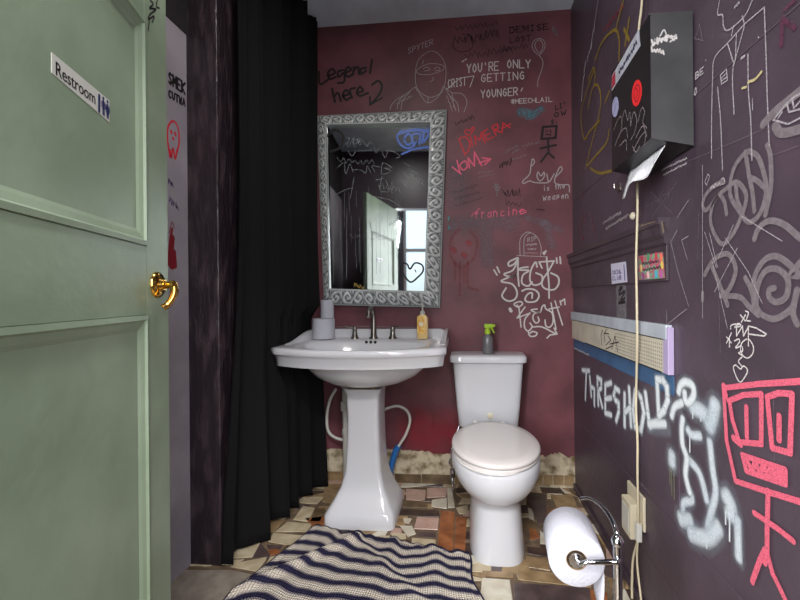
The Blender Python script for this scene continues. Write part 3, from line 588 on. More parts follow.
rmark('written_tag', paint('faded_mauve_marker', (96, 46, 72), .6, .5, 100, .8), lambda m: m.stroke([(784,18),(783,46)], .012, soft=True).stroke([(786,20),(796,28)], .012, soft=True).stroke([(786,10),(797,0)], .01, soft=True), 'faded mauve marks high on the wall')
rmark('scratches', 'dimscratch', lambda m: m.many([[(688,162),(740,140),(768,128)], [(772,156),(800,146)], [(700,215),(699,260)], [(720,300),(722,350)], [(775,375),(776,470)]], .002, smooth=False), 'dim scratched lines')
rmark('written_words', 'dimscratch', lambda m: m.text('LUH', (648,206), (672,197), 9, .003).stroke([(650,190),(676,216)], .003).stroke([(678,182),(654,216)], .003), 'scratched out word above the ledge')
# corner line between walls
# ------------------------------------------------------------------ small drawings on the left wall strip
def lmark(name, ink, fn, label): return mark(name, ink, fn, PLW, wall_left, label)
lmark('written_words', 'black', lambda m: m.text('SMEK', (168.5,83), (186,95), 11, .009).text('CUTWA', (168.5,97), (186,107), 7, .007), 'black block letters on the left wall')
lmark('drawn_skull', 'red', lambda m: m.many([[(170,157),(167.5,140),(168,127),(173,121),(178,128),(179,142),(177,152)], [(170,150),(171,158),(173,148),(175,159),(177,150)]], .008).many([[(171,131),(171.5,133)], [(175,133),(175.5,135)], [(173,138),(173.2,139)]], .011), 'red drawn skull')
lmark('written_words', paint('purple_pen', (60, 40, 90), .6), lambda m: m.scrawl((168,180), (173,185), 3, 8, .004, 1).scrawl((169,200), (179,208), 4, 12, .003, 2), 'small pen signatures')
lmark('drawn_figure', paint('dark_red_marker', (120, 20, 32), .6), lambda m: m.stroke([(172,229),(171,236),(172,245)], .012).stroke([(172,238),(171,252),(172,266)], .028).stroke([(170,252),(169.5,264)], .02).stroke([(174,252),(175,266)], .02).stroke([(169,233),(172,222),(174,228)], .004), 'small dark red drawn figure in a long robe')

# ------------------------------------------------------------------ door
DA = radians(16.9); dh = Vector((-.512, .162, 0))
du = Vector((-sin(DA), cos(DA), 0)); dn = Vector((cos(DA), sin(DA), 0))      # along the door, and out of its visible face
def D(u, z, o=0.0): return dh + du*u + dn*o + Vector((0, 0, z))
door = empty('door_1', dh, 0); door['kind'] = 'structure'; door['label'] = 'open sage green panelled door at the left'
TH = .038
def dbox(mb, u0, u1, z0, z1, o0, o1):
    vs = [D(u, z, o) for o in (o0, o1) for u, z in ((u0, z0), (u1, z0), (u1, z1), (u0, z1))]
    mb.add(vs, [(0,1,2,3), (7,6,5,4), (0,4,5,1), (1,5,6,2), (2,6,7,3), (3,7,4,0)])
mb = MB()
W = .788; st = .100
dbox(mb, W-.108, W, .008, 2.035, -TH, 0); dbox(mb, 0, .115, .008, 2.035, -TH, 0)
for z0, z1 in ((.008, .19), (1.045, 1.20), (1.705, 2.035)): dbox(mb, .115, W-.108, z0, z1, -TH, 0)
mb.build('door_frame', M['door'], door, bevel=.002)
mb = MB(); dbox(mb, .11, W-.103, .185, 1.05, -.026, -.008); dbox(mb, .11, W-.103, 1.195, 1.71, -.026, -.008)
mb.build('door_panel', M['door'], door)
def mould(z0, z1):
    u0, u1 = .115, W-.108; prof = [(0, 0), (0, .004), (.010, .005), (.014, 0), (.026, -.004), (.034, -.008)]
    rings = []
    for a, o in prof: rings.append([D(u0+a*.72, z0+a, o), D(u1-a*.72, z0+a, o), D(u1-a*.72, z1-a, o), D(u0+a*.72, z1-a, o)])
    MB().loft(rings, False, False).build('panel_moulding', M['door'], door)
mould(.19, 1.045); mould(1.20, 1.705)
# handle
hz, hu = 1.114, .727
hq = empty('door_handle', (0, 0, 0)); hq.parent = door; bpy.data.objects.remove(hq)
Mh = Matrix((tuple(du), (0, 0, 1), tuple(dn))).transposed()  # columns: along, up, out
hb = MB(); hb.lathe(D(hu, hz), [(.031, 0), (.031, .003), (.027, .008), (.017, .011), (.013, .018)], axis=Mh, n=32)
hb.lathe(D(hu, hz), [(.009, .013), (.009, .028), (.011, .031), (.011, .037), (.005, .04)], axis=Mh, n=24)
ho = hb.build('door_handle', M['brass'], door, smooth=True, label='polished brass lever handle')
lv = MB(); lv.tube([D(hu, hz+.006, .034), D(hu+.002, hz-.012, .037), D(hu-.001, hz-.030, .034), D(hu-.007, hz-.046, .026), D(hu-.012, hz-.054, .018)], [.008, .0085, .0075, .007, .0085], n=14)
lv.build('lever', M['brass'], ho, smooth=True)
# sign
RO = -.008
PD = Plane(D(.4, 1.4, RO), dn)
def DS(u, z, o): return D(u, z, RO+o)
def uz(px, py): p = PD.at(px, py) - dh; return p.dot(du), p.z
uA, zA = uz(51, 52); uB, zB = uz(109, 100.5); zC = uz(51, 72.5)[1]; zD_ = uz(108.5, 122)[1]
sg = MB(); q_ = [(uA, zC), (uB, zD_), (uB, zB), (uA, zA)]
sg.add([DS(u, z, .0001) for u, z in q_] + [DS(u, z, .0009) for u, z in q_], [(3,2,1,0), (4,5,6,7), (0,1,5,4), (1,2,6,5), (2,3,7,6), (3,0,4,7)])
sgn = sg.build('restroom_sign', mat('white_sign_vinyl', (196, 196, 190), .35), door, label='white RESTROOM sticker sign with two figures')
def textmesh(st, size, org, ex, ey, off, m, name, parent, sx=1.0):
    cu = bpy.data.curves.new(name, 'FONT'); cu.body = st; cu.size = size; cu.resolution_u = 3
    to = bpy.data.objects.new(name, cu); C.objects.link(to); bpy.context.view_layer.update()
    me = to.to_mesh(); vs = [v.co.copy() for v in me.vertices]; fs = [tuple(p.vertices) for p in me.polygons]; to.to_mesh_clear()
    bpy.data.objects.remove(to)
    mb = MB(); mb.add([Vector(org) + ex*v.x*sx + ey*v.y + off for v in vs], fs); mb.cov = {0: 1.0}
    return mb.build(name, m, parent)
navy = mat('navy_print', (38, 40, 92), .4)
blk = mat('black_print', (16, 16, 18), .4)
zv = Vector((0, 0, 1))
LW = (uB-uA)
for k in (0, .0007): textmesh('Restroom', .031, DS(uA+.006+k, zA-.0305, 0), du, zv, dn*.0013, blk, 'sign_lettering', sgn, sx=LW*.73/.031/4.42)
pm = Mark(Plane(DS(.5, 1.4, .0009), dn)); O9 = .0009
def P9(u, z): return DS(u, zA-.004+z, O9)
for uu, sk in ((uA+LW*.865, 0), (uA+LW*.95, 1)):
    pm.stroke([P9(uu, -.003), P9(uu, -.0035)], .006, world=True)
    pm.stroke([P9(uu, -.010), P9(uu, -.022)], .007 if not sk else .005, world=True)
    if sk: pm.stroke([P9(uu, -.017), P9(uu, -.024)], .010, world=True)
    for q in (-.0018, .0018): pm.stroke([P9(uu+q, -.022), P9(uu+q, -.034)], .003, world=True)
    for q in (-1, 1): pm.stroke([P9(uu+q*.0048, -.010), P9(uu+q*.0055, -.021)], .0018, world=True)
pm.stroke([P9(uA+LW*.78, -.004), P9(uA+LW*.775, -.034)], .006, world=True)
pm.build('sign_figures', navy, sgn)
m_ = Mark(Plane(D(.4, 1.4, 0), dn), .0004); m_.many([[(150,0),(153,4),(149,8),(156,9),(150,14),(148,19),(154,16),(152,22)], [(149,20),(148,30)], [(157,0),(156,6),(159,8)]], .0035); m_.build('marker_scribble', INK['black'], door, 'black scribble at the top corner')
# hinge pins
for z in (.25, 1.05, 1.80): MB().lathe(D(-.004, z, -.002), [(.006, -.045), (.006, .045)], n=12).build('hinge', M['brass'], door)

# ------------------------------------------------------------------ curtain
def smooth_(a, b, x):
    x = max(0, min(1, (x-a)/(b-a))); return x*x*(3-2*x)
cm = MB(); NU, NV = 260, 60
P0, P1 = Vector((-.962, 1.55, 0)), Vector((-.858, 2.215, 0)); dr = (P1-P0).normalized(); nr = Vector((dr.y, -dr.x, 0))
vs = []
for j in range(NV+1):
    t = j/NV; z = .014 + (HC-.004-.014)*t; fl_ = max(0, 1-t*1.6)**1.6
    for i in range(NU+1):
        s = i/NU; ph = 2*pi*(s*5.6 + .10*sin(s*9+1) + .05*sin(s*23)); amp = .034 + .022*fl_ + .010*sin(s*17+2*t)
        fine = .007*sin(2*pi*(s*19 + .4*sin(s*7)) + 1.2*t)*(.4+.6*t)
        a = amp*sin(ph) + fine; b = .030*sin(2*ph+.4)*(1-.3*t)
        p = P0 + (P1-P0)*min(max(s + b*.5, 0), 1) + nr*(a + .005*sin(21*s+5*t))
        if s < .30: p.x += fl_*(.055*sin(pi*s/.30) - .05*(1-s/.30)); p.y -= .10*fl_*(1-s/.30)
        if s > .75: p.x += .03*fl_*(s-.75)/.25
        p.y = min(max(p.y, 1.478), YB-.03)
        k_ = smooth_(.64, .72, z)*(1-smooth_(.96, 1.04, z))
        lim = -.905
        if p.y > 1.58 and k_ > 0 and p.x > lim: p.x = p.x*(1-k_) + (lim + (p.x-lim)*.06)*k_
        lo_ = XP+.012 if p.y > 1.484 else -9
        vs.append((max(p.x, lo_), p.y, z + (.006*sin(ph*.5+1) if j == 0 else 0)))
fs = [(j*(NU+1)+i, j*(NU+1)+i+1, (j+1)*(NU+1)+i+1, (j+1)*(NU+1)+i) for j in range(NV) for i in range(NU)]
cm.add(vs, fs); cur = cm.build('curtain', M['curtain'], smooth=True)
so = cur.modifiers.new('s', 'SOLIDIFY'); so.thickness = .002
tag(cur, 'long black cloth curtain hanging in folds from the ceiling to the floor', 'curtain')

# ------------------------------------------------------------------ mirror
mir = empty('wall_mirror', (-.48, YB-.03, 1.03), 0, 'rectangular mirror in an ornate silver frame above the sink', 'mirror')
O = [PB.at(318, 116), PB.at(448, 108), PB.at(441, 308), PB.at(325, 305)]    # outer corners TL TR BR BL on wall plane
yw = .038
O = [Vector((p.x, 0, p.z)) for p in O]
def depth(x): return YB - .012 - .020*max(0, min(1, (-.10 - x)/.75))      # left side hangs a little off the wall
I = [O[0] + Vector((.070, 0, -.077)), O[1] + Vector((-.098, 0, -.092)), O[3+0-1] + Vector((-.088, 0, .098)), O[3] + Vector((.050, 0, .098))]
O = [Vector((p.x*0.985 - .006, 0, 1.08 + (p.z-1.08)*.985)) for p in O]
I = [Vector((p.x*0.985 - .006, 0, 1.08 + (p.z-1.08)*.985)) for p in I]
def orn(s, t, wd):
    """carved scroll relief: s metres along the side, t 0 (outer) .. 1 (inner)"""
    if t < .10: return .55*sin(pi*t/.10)
    if t > .88: return .75*sin(pi*(t-.88)/.12)
    L = wd*.85; k = math.floor(s/L); a = (s/L - k)*2-1; b = ((t-.10)/.78)*2-1
    if k % 2: b = -b
    rn = sin(k*12.9)*.5; a2 = a*(1+.1*rn) + .08*sin(3*b+k*2.1); b = b + .12*sin(2.6*a+k)
    r = sqrt(a2*a2+b*b); th = atan2(b, a2)
    h = .5+.5*cos(th*1 - r*8.5)
    h2 = .5+.5*cos(3*th + r*5)
    e = min(1, max(0, (1.25-r)/.5))
    return (h*.75 + h2*.3)*e + (.5+.5*cos(14*a+6*b))*(1-e)*.6
fm = MB(); NS, NT = 300, 22; hatt = {}
for sd in range(4):
    a0, a1 = O[sd], O[(sd+1) % 4]; i0, i1 = I[sd], I[(sd+1) % 4]; L = (a1-a0).length; wd = .085
    vs = []; base = len(fm.v); ns = int(L/.0032)
    for i in range(ns+1):
        s = i/ns
        for j in range(NT+1):
            t = j/NT; po = a0.lerp(a1, s); pi_ = i0.lerp(i1, s); p = po.lerp(pi_, t)
            dd = .006 + .040*(sin(min(t, 1)*pi*.5))**1.1
            h = orn(s*L, t, wd)
            dd += .0065*h
            vs.append((p.x, depth(p.x)-dd, p.z)); hatt[base+len(vs)-1] = h
    fm.add(vs, [(i*(NT+1)+j, i*(NT+1)+j+1, (i+1)*(NT+1)+j+1, (i+1)*(NT+1)+j) for i in range(ns) for j in range(NT)])
    # outer side and inner lip
    for P_, dz in ((O, .006), (I, .046)):
        q0, q1 = P_[sd], P_[(sd+1) % 4]
        b0 = depth(q0.x); b1 = depth(q1.x)
        n0 = fm.add([(q0.x, b0-dz, q0.z), (q1.x, b1-dz, q1.z), (q1.x, b1+(.0), q1.z), (q0.x, b0, q0.z)], [(0,1,2,3)])
        for q in range(4): hatt[n0+q] = .35
fm.cov = {0: 1.0}
sil = bpy.data.materials.new('relief_silver_leaf'); sil.use_nodes = True; nt = sil.node_tree; b = nt.nodes['Principled BSDF']
at = nt.nodes.new('ShaderNodeAttribute'); at.attribute_name = 'relief'; rp = nt.nodes.new('ShaderNodeValToRGB')
rp.color_ramp.elements[0].color = lin((112, 118, 120)); rp.color_ramp.elements[1].color = lin((228, 230, 230)); rp.color_ramp.elements[0].position = .15; rp.color_ramp.elements[1].position = .65  # silver darker in the hollows, paler on the raised scrolls
nt.links.new(at.outputs['Fac'], rp.inputs[0]); nt.links.new(rp.outputs[0], b.inputs['Base Color']); b.inputs['Metallic'].default_value = .2; b.inputs['Roughness'].default_value = .34
fo = fm.build('frame', sil, mir, smooth=True, auto=60, label='ornate silver scrollwork frame')
ra = fo.data.attributes.new('relief', 'FLOAT', 'POINT')
for i in range(len(fo.data.vertices)): ra.data[i].value = hatt.get(i, .4)
mg = bpy.data.materials.new('mirror_glass'); mg.use_nodes = True; b = mg.node_tree.nodes['Principled BSDF']; b.inputs['Metallic'].default_value = 1; b.inputs['Roughness'].default_value = .03; b.inputs['Base Color'].default_value = (.80, .86, .86, 1)
gth = radians(3.1)
gc = sum(I, Vector())/4
def gy_(x): return YB - .045 - .0 + (x - gc.x)*math.tan(gth)
gb = MB(); vv = [(p.x, gy_(p.x), p.z) for p in I]; vb = [(p.x, gy_(p.x)+.004, p.z) for p in I]
gb.add(vv+vb, [(0,1,2,3), (7,6,5,4), (0,4,5,1), (1,5,6,2), (2,6,7,3), (3,7,4,0)])
gb.build('glass', mg, mir)
PM = Plane((gc.x, gy_(gc.x), 0), (sin(gth), -cos(gth), 0))
mk = Mark(PM, .0006)
mk.many([[(401,131),(397,137),(402,146),(410,148),(416,142)], [(404,139),(409,134),(413,140),(408,145),(404,139)], [(414,146),(412,136),(420,134),(419,144)], [(424,133),(422,143),(428,136),(429,128)]], .013); mk.stroke([(402,154),(415,149),(430,147)], .012); mk.stroke([(400,133),(414,130),(427,131)], .02)
mk.build('blue_tag', INK['blue'], mir, 'blue marker tag in the upper right corner')
mk = Mark(PM, .0006); mk.stroke([(410,282),(402,271),(402,264),(407,264),(410,269),(415,263),(422,265),(423,271),(418,277),(410,282)], .010); mk.stroke([(415,270),(416,272)], .006)
mk.build('drawn_heart', INK['black'], mir, 'black marker heart at the lower right')
mk = Mark(PM, .0006); mk.stroke([(327,136),(334,130),(343,135),(341,147),(330,152)], .014).build('black_tag', INK['black'], mir, 'black marker swirl')
sc = paint('glass_scratch', (176, 182, 186), .6, .35, 200, .42)
mk = Mark(PM, .0006)
mk.many([[(347,149),(352,156),(356,150)], [(358,151),(372,150)], [(374,147),(376,153),(380,148),(385,158),(388,150)], [(386,151),(402,151)], [(391,150),(400,156),(396,158)], [(337,168),(344,163),(345,173)], [(346,174),(350,164),(353,172)], [(352,170),(360,170),(366,173),(367,166),(371,173)], [(375,172),(372,166),(380,167)], [(383,163),(382,174),(391,171),(384,168),(392,168),(383,163)], [(352,139),(360,141),(354,144)],
   [(376,180),(384,178)], [(382,176),(380,190),(389,191),(386,180)], [(392,181),(392,193)], [(354,178),(352,190),(350,198)], [(371,196),(390,200),(402,208)]], .0035)
mk.text('7$O', (346,143), (362,143), 5, .003)
for i in range(13):
    rr = random.Random(i); x = 398+rr.uniform(0, 24); y = 160+rr.uniform(0, 24); mk.stroke([(x, y), (x+rr.uniform(4, 8), y+rr.uniform(3, 7))], .0022, smooth=False)
for i, x in enumerate((329, 334, 341, 346, 360, 366, 376, 381, 388, 395)):
    rr = random.Random(i+50); y0 = rr.uniform(190, 220); mk.stroke([(x+rr.uniform(-1, 1), y0), (x+rr.uniform(-1, 2), rr.uniform(258, 288))], .002)
mk.scrawl((389,226), (401,216), 3, 12, .0025, 2).stroke([(337,194),(345,190),(352,188)], .003)
for i in range(26):
    rr = random.Random(i+200); x = rr.uniform(326, 402); y0 = rr.uniform(185, 255); mk.stroke([(x, y0), (x+rr.uniform(-.6, .9), y0+rr.uniform(12, 40))], .0015, smooth=False)
mk.scrawl((340,145), (372,143), 4, 12, .003, 41).scrawl((338,160), (375,163), 3, 14, .0028, 42).scrawl((378,186), (400,190), 4, 12, .0025, 43).scrawl((350,236), (398,240), 2, 12, .002, 44)
mk.build('scratched_tags', sc, mir, 'pale scratched tags')
mk = Mark(PM, .0006); mk.scrawl((354,284), (364,288), 2.5, 10, .004, 1); mk.build('gold_mark', paint('gold_marker', (160, 130, 50), .5), mir)

# ------------------------------------------------------------------ pedestal sink
SX = -.492
sink = empty('pedestal_sink', (SX, 1.93, FZ), 0, 'white porcelain pedestal sink with a wide bowed basin below the mirror', 'sink')
def srow(z, inset=0.0, drop=0.0):
    """outline of the basin slab at height z, front bowed; counter-clockwise"""
    pts = []; hw = .402 - inset
    for i in range(25):     # front edge left -> right
        t = i/24*2-1; x = hw*t; y = 1.725 + inset - (.105)*(1-abs(t)**2.2)*1.0
        if abs(t) > .93: y += .012*((abs(t)-.93)/.07)**2
        pts.append((SX+x, y, z))
    for i in range(1, 9): t = i/9; pts.append((SX+hw - .006*t, 1.737+inset + (YB-.006-inset-1.737-inset)*t, z))
    for i in range(9): t = i/8; pts.append((SX+(hw-.006) - 2*(hw-.006)*t, YB-.006-inset, z))
    for i in range(1, 9): t = 1-i/9; pts.append((SX-hw + .006*t, 1.737+inset + (YB-.006-inset-1.737-inset)*t, z))
    return pts
ZT = .852
def yo(p): return p
def ell(z, rx, ryf, ryb, cy=1.93, n=None):
    """ring with the same point count as srow, elliptical, matching angular order"""
    base = srow(z); out = []
    for (x, y, _) in base:
        a = atan2((y-cy)/.30, (x-SX)/.40); ry = ryf if sin(a) < 0 else ryb
        out.append((SX + rx*cos(a), cy + ry*sin(a), z))
    return out
CYB = 1.905
rings = [ell(.648, .10, .09, .09, 1.94), ell(.652, .14, .13, .12, 1.94), ell(.668, .195, .18, .17, 1.935), ell(.700, .255, .225, .21, 1.93), ell(.735, .292, .252, .24, 1.93), ell(.768, .312, .268, .25, 1.93), srow(.768, .035), srow(.770, .012), srow(.815, .006), srow(.820, .002), srow(.826, -.004), srow(.845, -.004), srow(ZT, .002),
         srow(ZT, .030), ell(ZT-.006, .315, .225, .165, CYB), ell(ZT-.02, .300, .210, .150, CYB), ell(ZT-.075, .255, .17, .125, CYB), ell(ZT-.125, .17, .11, .09, CYB), ell(ZT-.145, .06, .05, .05, CYB)]
MB().loft(rings).build('basin', M['porcelain'], sink, smooth=True, auto=50)
# raised back ledge with swooping shoulders
mb = MB(); rr = []
for i in range(41):
    t = i/40; x = SX - .392 + .784*t; e = abs(t*2-1)
    h = .046 - (.030*max(0, (e-.90)/.10)**2)
    yf = 2.205
    rr.append([(x, yf-.012, ZT-.003), (x, yf, ZT+h*.6), (x, yf+.008, ZT+h), (x, YB-.006, ZT+h), (x, YB-.006, ZT-.003)])
mb.loft(rr); mb.build('back_ledge', M['porcelain'], sink, smooth=True, auto=45)
for s_ in (-1, 1):
    mb = MB(); rr = []
    for i in range(17):
        t = i/16; y = 1.86 + (YB-.008-1.86)*t; tt = min(1, t*1.25); h = .002 + .044*(3*tt*tt-2*tt**3); x = SX + s_*.396
        rr.append([(x, y, ZT-.003), (x, y, ZT+h), (x-s_*.020, y, ZT+h), (x-s_*.029, y, ZT+h*.35), (x-s_*.035, y, ZT-.003)])
    mb.loft(rr).build('side_shoulder', M['porcelain'], sink, smooth=True, auto=60)
# pedestal
def sq(z, hx, y0, y1, r=.6, n=40):
    pts = []; cy = (y0+y1)/2; hy = (y1-y0)/2; e = .22
    for i in range(n):
        a = 2*pi*i/n; c, s = cos(a), sin(a)
        pts.append((SX-.014 + hx*abs(c)**e*(1 if c > 0 else -1), cy + hy*abs(s)**e*(1 if s > 0 else -1), z))
    return pts
mb = MB(); prof = [(FZ, .172, 1.768, 2.08), (FZ+.050, .170, 1.770, 2.08), (FZ+.068, .158, 1.785, 2.075), (FZ+.11, .132, 1.818, 2.065), (FZ+.16, .108, 1.844, 2.06), (.23, .090, 1.860, 2.055), (.35, .083, 1.868, 2.05), (.50, .079, 1.870, 2.05), (.600, .083, 1.866, 2.05), (.632, .094, 1.858, 2.06)]
mb.loft([sq(*p) for p in prof]).build('pedestal', M['porcelain'], sink, smooth=True, auto=60)
MB().loft([sq(.630, .075, 1.87, 2.04), sq(.660, .078, 1.868, 2.04)]).build('packing', mat('brown_foam_packing', (120, 104, 70), .9, col2=(60, 50, 36), scale=40), sink, label='brown packing stuffed under the basin')
for i in range(3): MB().lathe((SX-.014+(i-1)*.024, 2.058, ZT-.012), [(.0075, -.002), (.0075, .0035)], axis=Matrix.Rotation(radians(58), 3, 'X'), n=16).build('overflow_hole', M['hole'], sink)
MB().lathe((SX, CYB, ZT-.147), [(.030, 0), (.030, .004), (.022, .005), (.02, .003)], n=24).build('drain', M['chrome'], sink, smooth=True)
# faucet
fx, fy = SX-.020, 2.150
fa = MB(); fa.lathe((fx, fy, ZT-.002), [(.026, 0), (.026, .006), (.017, .012), (.015, .06), (.013, .10)], n=24)
fa.tube([(fx, fy, ZT+.09), (fx, fy-.002, ZT+.135), (fx-.002, fy-.02, ZT+.165), (fx-.004, fy-.055, ZT+.170), (fx-.005, fy-.085, ZT+.150), (fx-.005, fy-.095, ZT+.122)], [.013, .012, .0115, .011, .011, .0125], n=16)
fo_ = fa.build('faucet', M['nickel'], sink, smooth=True, auto=60, label='brushed nickel gooseneck spout')
for s_ in (-1, 1):
    hb = MB(); cx_ = fx + s_*.108; hb.lathe((cx_, fy, ZT-.002), [(.024, 0), (.024, .006), (.016, .014), (.012, .045), (.015, .055), (.012, .066), (.004, .07)], n=24)
    hb.tube([(cx_, fy, ZT+.058), (cx_+s_*.02, fy-.015, ZT+.062), (cx_+s_*.045, fy-.03, ZT+.068)], [.007, .006, .005], n=10)
    hb.build('tap_handle', M['nickel'], sink, smooth=True, auto=60)
# waste pipe and hoses
pb = MB(); px_ = SX-.172; pb.lathe((px_, 2.12, .0), [(.020, .05), (.020, .32), (.024, .322), (.024, .35), (.020, .352), (.020, .45), (.030, .455), (.030, .50), (.022, .505), (.022, .58), (.03, .585), (.03, .62), (.02, .625), (.02, .70)], n=20)
pb.build('waste_pipe', M['whiteplastic'], sink, smooth=True, auto=40)
def hose(pts, r, name, m, parent, label=None): return MB().tube(pts, r, n=12).build(name, m, parent, smooth=True, label=label)
PHh = Plane((0, 2.17, 0), (0, -1, 0))
hose([PHh.at(336,389), PHh.at(330,400), PHh.at(327,415), PHh.at(328,430), PHh.at(334,437), PHh.at(343,440)], .0085, 'supply_hose', M['whiteplastic'], sink)
hose([PHh.at(380,412), PHh.at(388,408), PHh.at(398,406), PHh.at(407,411), PHh.at(410,421), PHh.at(406,434), PHh.at(398,447)], .0080, 'supply_hose', M['whiteplastic'], sink)
hose([PHh.at(398.5,446), PHh.at(395,453), PHh.at(390.5,470), PHh.at(388.5,487)], .017, 'blue_sleeve', M['blue'], sink, 'blue foam sleeve on the hose')

# ------------------------------------------------------------------ toilet
TX = .118
toi = empty('toilet', (TX, 1.85, FZ), 0, 'white two piece toilet with closed lid beside the purple wall', 'toilet')
def egg(z, hw, yf, yb, n=48, cy=None, pw=2.0, tx=TX):
    cy = cy if cy is not None else yb - hw*.85; out = []
    for i in range(n):
        a = 2*pi*i/n; c, s = cos(a), sin(a)
        ry = (cy-yf) if s < 0 else (yb-cy); e = 2/pw
        out.append((tx + hw*abs(c)**e*(1 if c >= 0 else -1), cy + ry*abs(s)**e*(1 if s >= 0 else -1), z))
    return out
BX = .128
def eg2(*p, **k): return egg(*p, tx=BX, **k)
rings = [eg2(FZ, .118, 1.572, 2.10, cy=1.80, pw=3.4), eg2(FZ+.02, .118, 1.572, 2.10, cy=1.80, pw=3.4), eg2(.10, .112, 1.584, 2.10, cy=1.80, pw=3.2), eg2(.20, .107, 1.592, 2.11, cy=1.80, pw=2.9), eg2(.236, .109, 1.588, 2.12, cy=1.80, pw=2.6),
         eg2(.248, .130, 1.562, 2.14, cy=1.80, pw=2.3), eg2(.270, .157, 1.536, 2.15, cy=1.79, pw=2.2), eg2(.305, .181, 1.514, 2.16, cy=1.785, pw=2.15), eg2(.345, .193, 1.502, 2.17, cy=1.78, pw=2.15), eg2(.375, .194, 1.502, 2.18, cy=1.78, pw=2.15), eg2(.395, .190, 1.506, 2.18, cy=1.78, pw=2.15), eg2(.400, .182, 1.515, 2.17, cy=1.78, pw=2.15)]
MB().loft(rings).build('bowl', M['porcelain'], toi, smooth=True, auto=60)
MB().loft([egg(.401, .180, 1.492, 2.02, cy=1.76), eg2(.403, .189, 1.500, 2.02, cy=1.76), eg2(.412, .191, 1.498, 2.02, cy=1.76), eg2(.416, .188, 1.503, 2.02, cy=1.76)]).build('seat', M['seatw'], toi, smooth=True, auto=70)
MB().loft([eg2(.4175, .188, 1.502, 2.03, cy=1.76), eg2(.421, .193, 1.496, 2.035, cy=1.76), eg2(.431, .193, 1.497, 2.035, cy=1.76), eg2(.438, .186, 1.506, 2.025, cy=1.76), eg2(.441, .150, 1.55, 1.99, cy=1.76), eg2(.442, .05, 1.70, 1.84, cy=1.76)]).build('lid', M['seatw'], toi, smooth=True, auto=70)
for s_ in (-1, 1): MB().lathe((TX+s_*.07, 2.035, .418), [(.014, -.017), (.016, 0), (.014, .014), (.006, .018)], n=16).build('hinge_cap', M['seatw'], toi, smooth=True)
def trc(z, hw, y0, y1, n=48, pw=7):
    return egg(z, hw, y0, y1, n, cy=(y0+y1)/2, pw=pw)
MB().loft([trc(.385, .150, 2.075, 2.235), trc(.392, .158, 2.068, 2.24), trc(.50, .168, 2.062, 2.243), trc(.73, .186, 2.055, 2.246)]).build('tank', M['porcelain'], toi, smooth=True, auto=50)
MB().loft([trc(.7305, .195, 2.046, 2.248), trc(.735, .202, 2.040, 2.249), trc(.758, .203, 2.039, 2.249), trc(.768, .198, 2.046, 2.248), trc(.771, .17, 2.08, 2.23)]).build('tank_lid', M['porcelain'], toi, smooth=True, auto=50)
MB().lathe((TX+.008, 2.062, .455), [(.016, .008), (.016, -.002), (.012, -.005)], axis=Matrix.Rotation(radians(-90), 3, 'X'), n=24).build('round_badge', M['cream'], toi, smooth=True)
# supply valve
sv = MB(); vx, vy = -.075, 2.10
sv.tube([(vx, YB-.02, .13), (vx, vy, .13)], .008, n=12).lathe((vx, vy, .13), [(.014, -.02), (.014, .022), (.008, .026), (.008, .045)], n=16); sv.lathe((vx, YB-.008, .13), [(.028, .0), (.028, -.006), (.01, -.012)], axis='Y', n=20)
svo = sv.build('supply_valve', M['chrome'], toi, smooth=True, auto=40, label='chrome stop valve')
hose([(vx, vy, .17), (vx-.004, vy, .25), (vx+.02, vy+.03, .33), (vx+.045, vy+.05, .385)], .006, 'supply_line', M['chrome'], svo)
sv = MB().tube([(vx, vy, .13), (vx+.0, vy-.035, .115), (vx+.002, vy-.04, .06)], .007, n=10); sv.build('valve_handle', M['chrome'], svo, smooth=True)

# ------------------------------------------------------------------ bottles and rolls
ZL = .771
sb = empty('spray_bottle', (TX+.002, 2.12, ZL), 0, 'grey spray bottle with lime green trigger head on the toilet tank', 'bottle')
bx, by = TX+.002, 2.12
MB().lathe((bx, by, ZL), [(.026, 0), (.029, .004), (.029, .075), (.026, .09), (.014, .105), (.013, .112)], n=28).build('bottle_body', M['greybottle'], sb, smooth=True, auto=60)
MB().lathe((bx, by, ZL+.108), [(.0155, 0), (.0155, .022), (.011, .026), (.011, .034)], n=20).build('collar', M['green'], sb, smooth=True, auto=40)
tm = MB(); tm.box((bx-.018, by-.012, ZL+.140), (bx+.030, by+.012, ZL+.162)); tm.box((bx+.030, by-.007, ZL+.145), (bx+.040, by+.007, ZL+.160))
to_ = tm.build('spray_head', M['green'], sb, bevel=.004)
MB().tube([(bx+.016, by, ZL+.142), (bx+.026, by, ZL+.130), (bx+.034, by, ZL+.112)], [.006, .005, .004], n=10).build('trigger', M['green'], to_, smooth=True)

sp_ = empty('soap_bottle', (-.232, 2.12, ZT+.001), 0, 'clear hand soap bottle with orange label and white pump on the sink rim', 'bottle')
ox, oy, oz = -.232, 2.12, ZT+.001
def rr_(z, hx, hy): return [(ox+hx*abs(cos(a))**.4*(1 if cos(a) > 0 else -1), oy+hy*abs(sin(a))**.4*(1 if sin(a) > 0 else -1), z) for a in [2*pi*i/32 for i in range(32)]]
MB().loft([rr_(oz, .027, .019), rr_(oz+.004, .030, .021), rr_(oz+.115, .030, .021), rr_(oz+.128, .020, .016), rr_(oz+.134, .010, .010)]).build('bottle_body', M['softgel'], sp_, smooth=True, auto=50)
lb = MB(); lb.box((ox-.027, oy-.0225, oz+.028), (ox+.014, oy-.0205, oz+.122)); lb.build('label_sticker', M['orangelabel'], sp_, label='orange and yellow label')
lb = MB(); lb.lathe((ox-.006, oy-.0222, oz+.080), [(.012, 0), (.012, .0006)], axis=Matrix.Rotation(radians(90), 3, 'X'), n=20); lb.build('label_badge', mat('white_badge', (232, 220, 196), .5), sp_)
